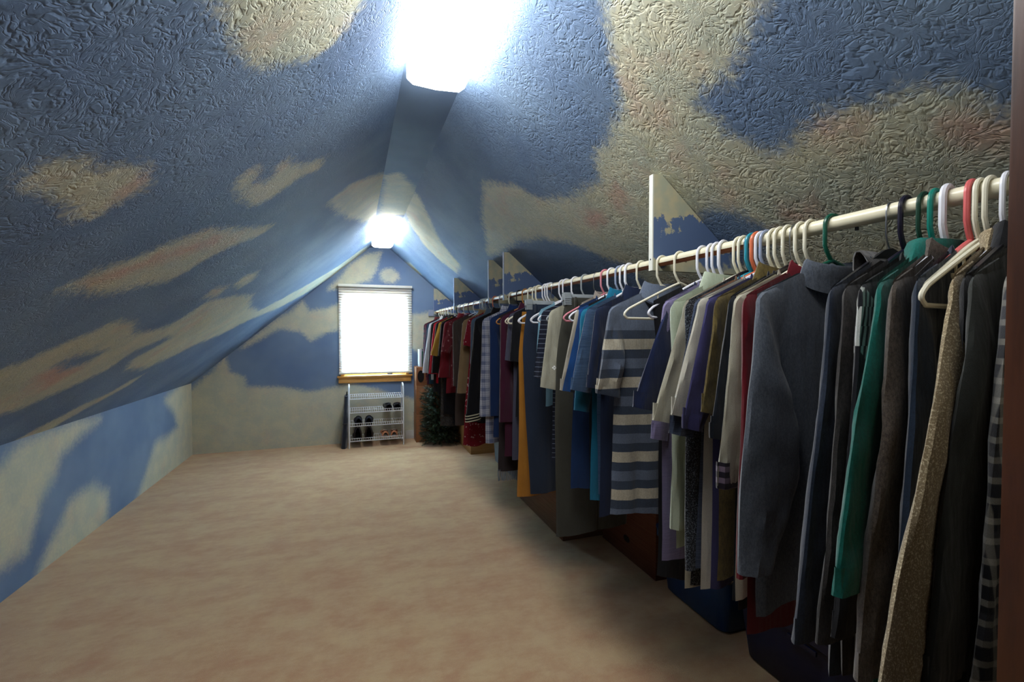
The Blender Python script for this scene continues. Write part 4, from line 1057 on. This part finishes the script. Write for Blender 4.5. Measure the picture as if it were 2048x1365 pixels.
# cream bands on the black jacket's cuff
jk = bpy.data.objects['blazer']
sl_ = [c for c in jk.children if c.name.startswith('cuff')][0]
zz = [v.co.z for v in sl_.data.vertices]; zlo, zhi = min(zz), max(zz)
vs_ = sorted(sl_.data.vertices, key=lambda v: v.co.z)
xs_ = [v.co.x for v in sl_.data.vertices]; ysv = [v.co.y for v in sl_.data.vertices]
for dz in (.016, .036, .056):
    ring = []
    cx, hx = (min(xs_) + max(xs_)) / 2, (max(xs_) - min(xs_)) / 2 + .003
    cy, hy = (min(ysv) + max(ysv)) / 2, (max(ysv) - min(ysv)) / 2 + .003
    pts = [(cx + hx * math.copysign(abs(math.cos(q)) ** .8, math.cos(q)), cy + hy * math.sin(q), zlo + dz + .010 * math.cos(q)) for q in [2 * math.pi * i / 28 for i in range(28)]]
    lo = [(p[0], p[1], p[2] - .004) for p in pts]; hi = [(p[0], p[1], p[2] + .004) for p in pts]
    MB().loft([lo, hi]).build('cuff_band', trimw, jk)

# small white logo on the stone tee's sleeve: diamond mark and lettering
from mathutils.bvhtree import BVHTree
lt = [c for c in LOGO_TEE.children if c.name.startswith('sleeve')][0]
bv = BVHTree.FromPolygons([v.co for v in lt.data.vertices], [tuple(p.vertices) for p in lt.data.polygons])
def on_sleeve(x, z):
    hit = bv.ray_cast(Vector((x, -1, z)), Vector((0, 1, 0)))[0]
    return (hit.y if hit else -.03) - .0012
M_LOGO = plain('logo_print', srgb(236, 238, 236), .8)
cu = bpy.data.curves.new('lettering', 'FONT'); cu.body = 'Columbia'; cu.size = .020; cu.resolution_u = 2
tmp = bpy.data.objects.new('lettering', cu)
col.objects.link(tmp)
dg = bpy.context.evaluated_depsgraph_get()
me0 = bpy.data.meshes.new_from_object(tmp.evaluated_get(dg))
bpy.data.objects.remove(tmp)
LX, LZ = -.168, -.425
vv = [(LX + v.co.x, on_sleeve(LX + v.co.x, LZ + v.co.y), LZ + v.co.y) for v in me0.vertices]
MB().add(vv, [tuple(p.vertices) for p in me0.polygons]).build('lettering', M_LOGO, LOGO_TEE, smooth=False)
mb = MB()
for dx, dz in ((0, .006), (0, -.006), (.006, 0), (-.006, 0)):
    c0 = (LX - .012 + dx, LZ + .007 + dz); r_ = .0048
    mb.add([(c0[0] + a, on_sleeve(c0[0] + a, c0[1] + b), c0[1] + b) for a, b in ((r_, 0), (0, r_), (-r_, 0), (0, -r_))], [(0, 1, 2, 3)])
mb.build('logo_mark', M_LOGO, LOGO_TEE, smooth=False)

# ------------------------------------------------------------------ black plastic garment bag among the far clothes
k = NT('black_plastic'); k.base(srgb(14, 15, 18)); k.set(Roughness=.22); k.p.inputs['Specular IOR Level'].default_value = .6
k.bump(k.noise(k.obj(), 22, 5, .7), .8, .02); M_BAG = k.m
top('garment_bag', 'shiny black plastic garment bag hanging lowest at the far end', 'garment bag', 4.72, 9, M_BAG, sw=.205, L=1.07, sleeves=False, chest=.215, hem=.22, collar=None, neckw=.03, nfront=.004, nback=.004, hang=('white', 'tube'), hlabel='white hanger holding the black plastic garment bag', thick=.026, fold=.016)

# ------------------------------------------------------------------ boxes and bins stored under the clothes
def cardboard(name, c1, c2):
    k = NT(name)
    o = k.obj()
    f = k.noise(k.mapping(o, (1, 1, 30)), 4, 4, .6)
    k.base(k.mix(k.smooth(f, .3, .7), c1, c2)); k.set(Roughness=.85)
    k.p.inputs['Specular IOR Level'].default_value = .1
    k.bump(k.noise(o, 90, 3), .12, .002)
    return k.m
M_CARD = cardboard('tan_cardboard', srgb(176, 138, 92), srgb(192, 154, 106))
M_CARD2 = cardboard('brown_cardboard', srgb(112, 84, 66), srgb(128, 98, 78))
M_CARD3 = cardboard('reddish_cardboard', srgb(92, 58, 44), srgb(108, 70, 54))
M_TAPE = plain('packing_tape', srgb(186, 160, 112), .25)
M_HOLE = plain('dark_hand_hole', srgb(18, 12, 10), .9)
def box_carton(label, x0, x1, y0, y1, h, mat, hole=False):
    r = empty('cardboard_box', ((x0 + x1) / 2, (y0 + y1) / 2, 0.0))
    tag(r, label, 'box', 'cardboard boxes under the clothes')
    a, b = (x1 - x0) / 2, (y1 - y0) / 2; t = .005
    MB().box(-a, -a + t, -b, b, .001, h).build('side_panel', mat, r, bevel=.0015)
    MB().box(a - t, a, -b, b, .001, h).build('side_panel', mat, r, bevel=.0015)
    MB().box(-a + t, a - t, -b, -b + t, .001, h).build('end_panel', mat, r, bevel=.0015)
    MB().box(-a + t, a - t, b - t, b, .001, h).build('end_panel', mat, r, bevel=.0015)
    MB().box(-a + t, a - t, -b + t, b - t, .001, .006).build('bottom_panel', mat, r, smooth=False)
    MB().box(-a, -.002, -b, b, h, h + .005).build('flap', mat, r, bevel=.0012)
    MB().box(.002, a, -b, b, h, h + .005).build('flap', mat, r, bevel=.0012)
    MB().box(-.025, .025, -b - .0006, b + .0006, h + .005, h + .0056).build('tape', M_TAPE, r, smooth=False)
    if hole:
        n = 20
        MB().add([(-a - .0008, .0 + .035 * math.cos(2 * math.pi * i / n), .12 + .022 * math.sin(2 * math.pi * i / n)) for i in range(n)], [tuple(range(n))]).build('hand_hole', M_HOLE, r, smooth=False)
box_carton('long tan cardboard box on the floor beside the pine branches', 1.275, 1.76, 5.19, 6.02, .36, M_CARD)
box_carton('dull brown cardboard box on the floor below the olive trousers', 1.345, 1.88, 2.84, 3.72, .40, M_CARD2)
box_carton('reddish brown cardboard box with a hand hole below the striped tee', 1.635, 2.12, 2.21, 2.81, .44, M_CARD3, True)

def tub(label, x0, x1, y0, y1, h, mat, lid, taper=.03):
    r = empty('storage_bin', ((x0 + x1) / 2, (y0 + y1) / 2, 0.0))
    tag(r, label, 'storage bin', 'plastic bins under the clothes')
    a, b = (x1 - x0) / 2, (y1 - y0) / 2
    def rr(a, b, z, rad=.05, n=6):
        pts = []
        for cx, cy, q0 in ((a - rad, b - rad, 0), (-a + rad, b - rad, 90), (-a + rad, -b + rad, 180), (a - rad, -b + rad, 270)):
            for i in range(n + 1):
                q = math.radians(q0 + 90 * i / n); pts.append((cx + rad * math.cos(q), cy + rad * math.sin(q), z))
        return pts
    MB().loft([rr(a - .012, b - .012, .001), rr(a, b, .014), rr(a + taper * .5, b + taper * .5, h * .5), rr(a + taper, b + taper, h), rr(a + taper - .006, b + taper - .006, h), rr(a - .006, b - .006, .02)], True, True, True).build('tub', mat, r)
    MB().loft([rr(a + taper + .002, b + taper + .002, h - .045), rr(a + taper + .014, b + taper + .014, h - .04), rr(a + taper + .014, b + taper + .014, h - .004), rr(a + taper + .002, b + taper + .002, h)]).build('rim', mat, r)
    MB().loft([rr(a + taper + .016, b + taper + .016, h), rr(a + taper + .018, b + taper + .018, h + .012), rr(a + taper - .01, b + taper - .01, h + .022), rr(a + taper - .03, b + taper - .03, h + .016)], True, True, True).build('lid', lid, r)
    MB().box(-a - taper - .022, -a - taper - .012, -.06, .06, h - .07, h - .05).build('handle', mat, r, bevel=.003)
M_BINB = plain('deep_blue_plastic', srgb(22, 62, 112), .45)
M_BINN = plain('navy_plastic', srgb(20, 30, 66), .45)
M_BING = plain('grey_plastic', srgb(110, 118, 130), .55)
tub('deep blue plastic storage bin on the floor below the lavender tunic', 1.64, 2.12, 1.70, 2.14, .34, M_BINB, M_BINB)
tub('navy plastic storage bin below the slate blue sweater, nearest the doorway', 1.64, 2.14, .95, 1.58, .32, M_BINN, M_BINN)
tub('grey plastic storage bin on the floor below the floral dress', 1.46, 1.92, 4.02, 4.86, .34, M_BING, M_BING, .02)

# ------------------------------------------------------------------ window corner: stacked wooden boxes, books, pine branches
M_BOXW = wood('stained_pine', srgb(128, 82, 48), srgb(142, 92, 54), 'X', .5)
def wood_crate(label, x0, x1, y0, y1, z0, z1, oval=True):
    r = empty('wooden_box', ((x0 + x1) / 2, (y0 + y1) / 2, z0))
    tag(r, label, 'wooden box', 'stacked wooden boxes')
    a, b, h = (x1 - x0) / 2, (y1 - y0) / 2, z1 - z0 - .001
    MB().box(-a, a, -b, -b + .014, .001, h).build('front_panel', M_BOXW, r, bevel=.002)
    MB().box(-a, a, b - .014, b, .001, h).build('back_panel', M_BOXW, r, bevel=.002)
    for s in (-1, 1):
        MB().box(s * a - (.014 if s > 0 else 0), s * a + (0 if s > 0 else .014), -b + .014, b - .014, .001, h).build('side_panel', M_BOXW, r, bevel=.002)
    MB().box(-a + .014, a - .014, -b + .014, b - .014, h - .014, h).build('top_panel', M_BOXW, r, bevel=.001)
    if oval:
        n = 24; cx = -a + .058
        ring = [[(cx + rx * math.cos(2 * math.pi * i / n), y, h * .5 + rz * math.sin(2 * math.pi * i / n)) for i in range(n)] for rx, rz, y in ((.042, .078, -b - .0005), (.042, .078, -b - .004), (.034, .068, -b - .004), (.034, .068, -b - .001))]
        MB().loft(ring, True, False, True).build('oval_grille', M_HOLE, r, smooth=False)
wood_crate('bottom stained wooden box standing on the floor in the window corner', .748, 1.06, 5.98, 6.225, 0, .36, False)
wood_crate('middle stained wooden box of the stack in the window corner', .752, 1.055, 5.98, 6.225, .36, .735, False)
wood_crate('top stained wooden box with a dark oval grille', .752, 1.05, 5.98, 6.22, .735, .975, True)
for i, (w, h, c, lab) in enumerate(((.030, .225, (206, 212, 220), 'white-spined book standing on the top wooden box'), (.018, .20, (34, 96, 80), 'green-spined book between white and grey books'), (.028, .23, (92, 92, 104), 'grey-spined book at the right of the row on the wooden box'))):
    x = .800 + (.0, .032, .052)[i]
    r = empty('book', (x, 6.04, .976)); tag(r, lab, 'book', 'books on the wooden box')
    m = plain('book_cover_%s' % ('white', 'green', 'grey')[i], srgb(*c), .6)
    MB().box(0, .003, 0, .16, 0, h).build('cover', m, r, bevel=.0008); MB().box(w - .003, w, 0, .16, 0, h).build('cover', m, r, bevel=.0008)
    MB().box(0, w, -.003, 0, 0, h).build('spine', m, r, bevel=.0008)
    MB().box(.003, w - .003, .002, .157, .004, h - .004).build('pages', plain('paper_%d' % i, srgb(226, 220, 204), .9), r, smooth=False)

def pine():
    k = NT('artificial_pine_needles')
    nz = k.noise(k.obj(), 14, 3)
    k.base(k.mix(k.smooth(nz, .35, .65), srgb(20, 44, 32), srgb(44, 74, 50))); k.set(Roughness=.6)
    return k.m
r = empty('artificial_tree', (1.02, 5.80, 0.0))
tag(r, 'heap of dark green artificial pine branches beside the shoe rack', 'artificial tree')
prg = random.Random(5)
needles = MB(); stems = MB()
for i in range(620):
    t = prg.random(); ang = prg.uniform(0, 2 * math.pi)
    z0 = .04 + .66 * prg.random() ** 1.1
    rad = (.19 - .05 * (z0 / .7)) * math.sqrt(prg.random())
    p = Vector((rad * math.cos(ang) * 1.0, rad * math.sin(ang) * .62, z0))
    d = Vector((math.cos(ang), math.sin(ang) * .7, prg.uniform(-.5, .9))).normalized()
    L = prg.uniform(.07, .13)
    q = p + d * L
    q.x = min(.235, max(-.245, q.x)); q.y = min(.15, max(-.16, q.y)); q.z = max(.012, min(.80, q.z))
    stems.tube([p, q], .0022, 3)
    for j in range(22):
        s = j / 21; b = p.lerp(q, s)
        a = prg.uniform(0, 6.28)
        u = d.orthogonal().normalized(); w = d.cross(u)
        nd = ((u * math.cos(a) + w * math.sin(a)) * .8 + d * .6).normalized()
        e = b + nd * prg.uniform(.022, .042); e.z = max(.004, e.z)
        sd = nd.cross(d).normalized() * .0042
        needles.add([b - sd, b + sd, e], [(0, 1, 2)])
o = needles.build('needles', pine(), r, smooth=False); o['kind'] = 'stuff'
o = stems.build('twigs', plain('twig_brown', srgb(52, 40, 30), .8), r); o['kind'] = 'stuff'
MB().tube([(0, 0, .0), (0, 0, .3), (.01, 0, .62)], [.014, .012, .006], 8).build('trunk', plain('trunk_brown', srgb(60, 46, 34), .8), r)

# ------------------------------------------------------------------ white wire shoe rack
M_RACK = plain('white_coated_wire', srgb(226, 230, 236), .35)
RX0, RX1, RY0, RY1 = -.065, .585, 5.93, 6.165
rk = empty('shoe_rack', ((RX0 + RX1) / 2, (RY0 + RY1) / 2, 0))
tag(rk, 'white four-tier wire shoe rack under the window', 'shoe rack')
a, b = (RX1 - RX0) / 2, (RY1 - RY0) / 2
for s in (-1, 1):
    pts = [(s * a, -b, .0), (s * a, -b, .70), (s * a, -b + .03, .755), (s * a, 0, .772), (s * a, b - .03, .755), (s * a, b, .70), (s * a, b, .0)]
    pts = [pts[0]] + smooth_path(pts[1:6], 4) + [pts[6]]
    MB().tube(pts, .0085, 8).build('side_frame', M_RACK, rk)
SHELF = (.605, .435, .27, .085)
for z in SHELF:
    shf = MB().tube([(-a, -b + .006, z), (a, -b + .006, z)], .0045, 6).build('shelf_rail', M_RACK, rk)
    MB().tube([(-a, -b + .006, z + .035), (a, -b + .006, z + .035)], .003, 6).build('lip_rail', M_RACK, shf)
    MB().tube([(-a, b - .006, z + .03), (a, b - .006, z + .03)], .0045, 6).build('back_rail', M_RACK, shf)
    mb = MB()
    for i in range(25):
        x = -a + 2 * a * (i + .5) / 25
        mb.tube([(x, -b + .006, z + .035), (x, -b + .006, z + .002), (x, b - .006, z + .03)], .0027, 4)
    o = mb.build('cross_wires', M_RACK, shf); o['kind'] = 'stuff'

# ------------------------------------------------------------------ shoes
def shoe_rings(h, L, w, shaft=0.0):
    # along y: heel -> toe; half-width, top height
    prof = [(0.0, .60, .85), (.03, .82, .98), (.12, .92, 1.0), (.26, .88, .96), (.40, .84, .82), (.55, .92, .62), (.70, 1.0, .50), (.84, .92, .42), (.94, .68, .34), (1.0, .30, .22)]
    rings = []
    for t, ww, hh in prof:
        y = t * L; hw = w * ww; top_ = h * hh
        if shaft and t < .42: top_ += shaft * (1 - max(0, (t - .28) / .14) if t > .28 else 1)
        ring = []
        for i in range(14):
            q = math.pi * i / 13
            ring.append((hw * math.cos(q) * (1 - .25 * max(0, math.sin(q)) ** 2), y, .018 + (top_ - .018) * abs(math.sin(q)) ** .75))
        rings.append(ring)
    return rings
def shoe(label, x, y, z, m_up, m_sole, m_in, rz=0.0, h=.085, L=.265, w=.049, shaft=0.0, group=None, laces=None, tilt=.12):
    r = empty('shoe', (x, y, z)); r.rotation_euler = (tilt, 0, math.radians(rz))
    tag(r, label, 'shoe', group)
    rings = shoe_rings(h, L, w, shaft)
    MB().loft(rings, False).build('upper', m_up, r)
    sol = []
    for g, zz in ((1.0, .0), (1.06, .004), (1.06, .020), (1.0, .022)):
        outl = [(p[0] * g, p[1], zz) for p in [rg[0] for rg in rings]] + [(p[0] * g, p[1], zz) for p in [rg[-1] for rg in reversed(rings)]]
        sol.append(outl)
    MB().loft(sol, True, True, True).build('sole', m_sole, r)
    n = 18; zt = h + shaft
    op = [[(w * g * .78 * math.cos(2 * math.pi * i / n), .085 * L / .265 + L * .20 * g * math.sin(2 * math.pi * i / n), zt * hh + .004 - (.0 if shaft else .055 * (math.sin(2 * math.pi * i / n) * .5 + .5) * (h / .085))) for i in range(n)] for g, hh in ((1.0, .96), (.98, 1.0), (.8, .98), (.7, .90))]
    MB().loft(op, True, False, True).build('lining', m_in, r)
    if laces:
        for q in range(3):
            yy = L * (.46 + .07 * q); zz = h * (.78 - .10 * q)
            MB().tube([(-w * .5, yy, zz - .004), (0, yy + .003, zz + .004), (w * .5, yy, zz - .004)], .0025, 5).build('lace', laces, r)
M_SB = plain('black_shoe_leather', srgb(20, 22, 28), .4); M_SOLEB = plain('black_rubber', srgb(16, 16, 18), .7); M_LIN = plain('dark_lining', srgb(30, 30, 36), .9)
M_SN = plain('navy_shoe_fabric', srgb(26, 32, 48), .7); M_ST = plain('tan_shoe_suede', srgb(190, 128, 92), .8); M_SOLEW = plain('white_rubber', srgb(220, 214, 204), .6)
M_BR = plain('dark_brown_leather', srgb(36, 28, 28), .5); M_LW = plain('white_lace', srgb(225, 222, 214), .8)
ysh = RY0 + .012
cxr = (RX0 + RX1) / 2
shoe('left black slip-on shoe on the second shelf of the rack', .405, ysh, SHELF[1] + .012, M_SB, M_SOLEB, M_LIN, 3, group='black slip-ons')
shoe('right black slip-on shoe on the second shelf of the rack', .510, ysh, SHELF[1] + .012, M_SB, M_SOLEB, M_LIN, -3, group='black slip-ons')
shoe('left navy shoe on the third shelf of the rack', .045, ysh, SHELF[2] + .012, M_SN, M_SOLEB, M_LIN, 2, h=.10, group='navy shoes', laces=M_LIN)
shoe('right navy shoe on the third shelf of the rack', .165, ysh, SHELF[2] + .012, M_SN, M_SOLEB, M_LIN, -3, h=.10, group='navy shoes', laces=M_LIN)
shoe('left dark brown ankle boot on the bottom shelf', .035, ysh, SHELF[3] + .012, M_BR, M_SOLEB, M_LIN, 2, w=.054, shaft=.085, group='dark ankle boots', tilt=.10)
shoe('right dark brown ankle boot on the bottom shelf', .165, ysh, SHELF[3] + .012, M_BR, M_SOLEB, M_LIN, -2, w=.054, shaft=.085, group='dark ankle boots', tilt=.10)
shoe('left tan sneaker with white sole on the bottom shelf', .365, ysh, SHELF[3] + .012, M_ST, M_SOLEW, M_LIN, 3, group='tan sneakers', laces=M_LW)
shoe('right tan sneaker with white sole on the bottom shelf', .470, ysh, SHELF[3] + .012, M_ST, M_SOLEW, M_LIN, -4, group='tan sneakers', laces=M_LW)

# dark folded bag standing left of the rack
M_FOLD = F('slate_nylon', S(52, 60, 76), rough=.6)
r = empty('folded_bag', (-.125, 6.06, 0)); r.rotation_euler = (0, math.radians(3), math.radians(-2))
tag(r, 'dark slate folded bag leaning upright at the left of the shoe rack', 'bag')
mb = MB()
rings = []
for i in range(15):
    t = i / 14; z = .002 + .64 * t
    hx = .036 * (1 - .35 * t) + .006 * noise.noise((t * 5, 1, 2)); hy = .13 * (1 - .12 * t)
    rings.append([(hx * math.copysign(abs(math.cos(q)) ** .6, math.cos(q)) + .008 * noise.noise((q, t * 6, 4)), hy * math.copysign(abs(math.sin(q)) ** .6, math.sin(q)), z) for q in [2 * math.pi * j / 20 for j in range(20)]])
mb.loft(rings, True, True, True).build('body', M_FOLD, r)
MB().tube(smooth_path([(0, -.06, .64), (0, -.05, .672), (0, 0, .685), (0, .05, .672), (0, .06, .64)], 4), .006, 6).build('handle', M_SOLEB, r)
MB().box(-.026, .026, -.131, -.122, .30, .312).build('zipper', M_CRANK, r)
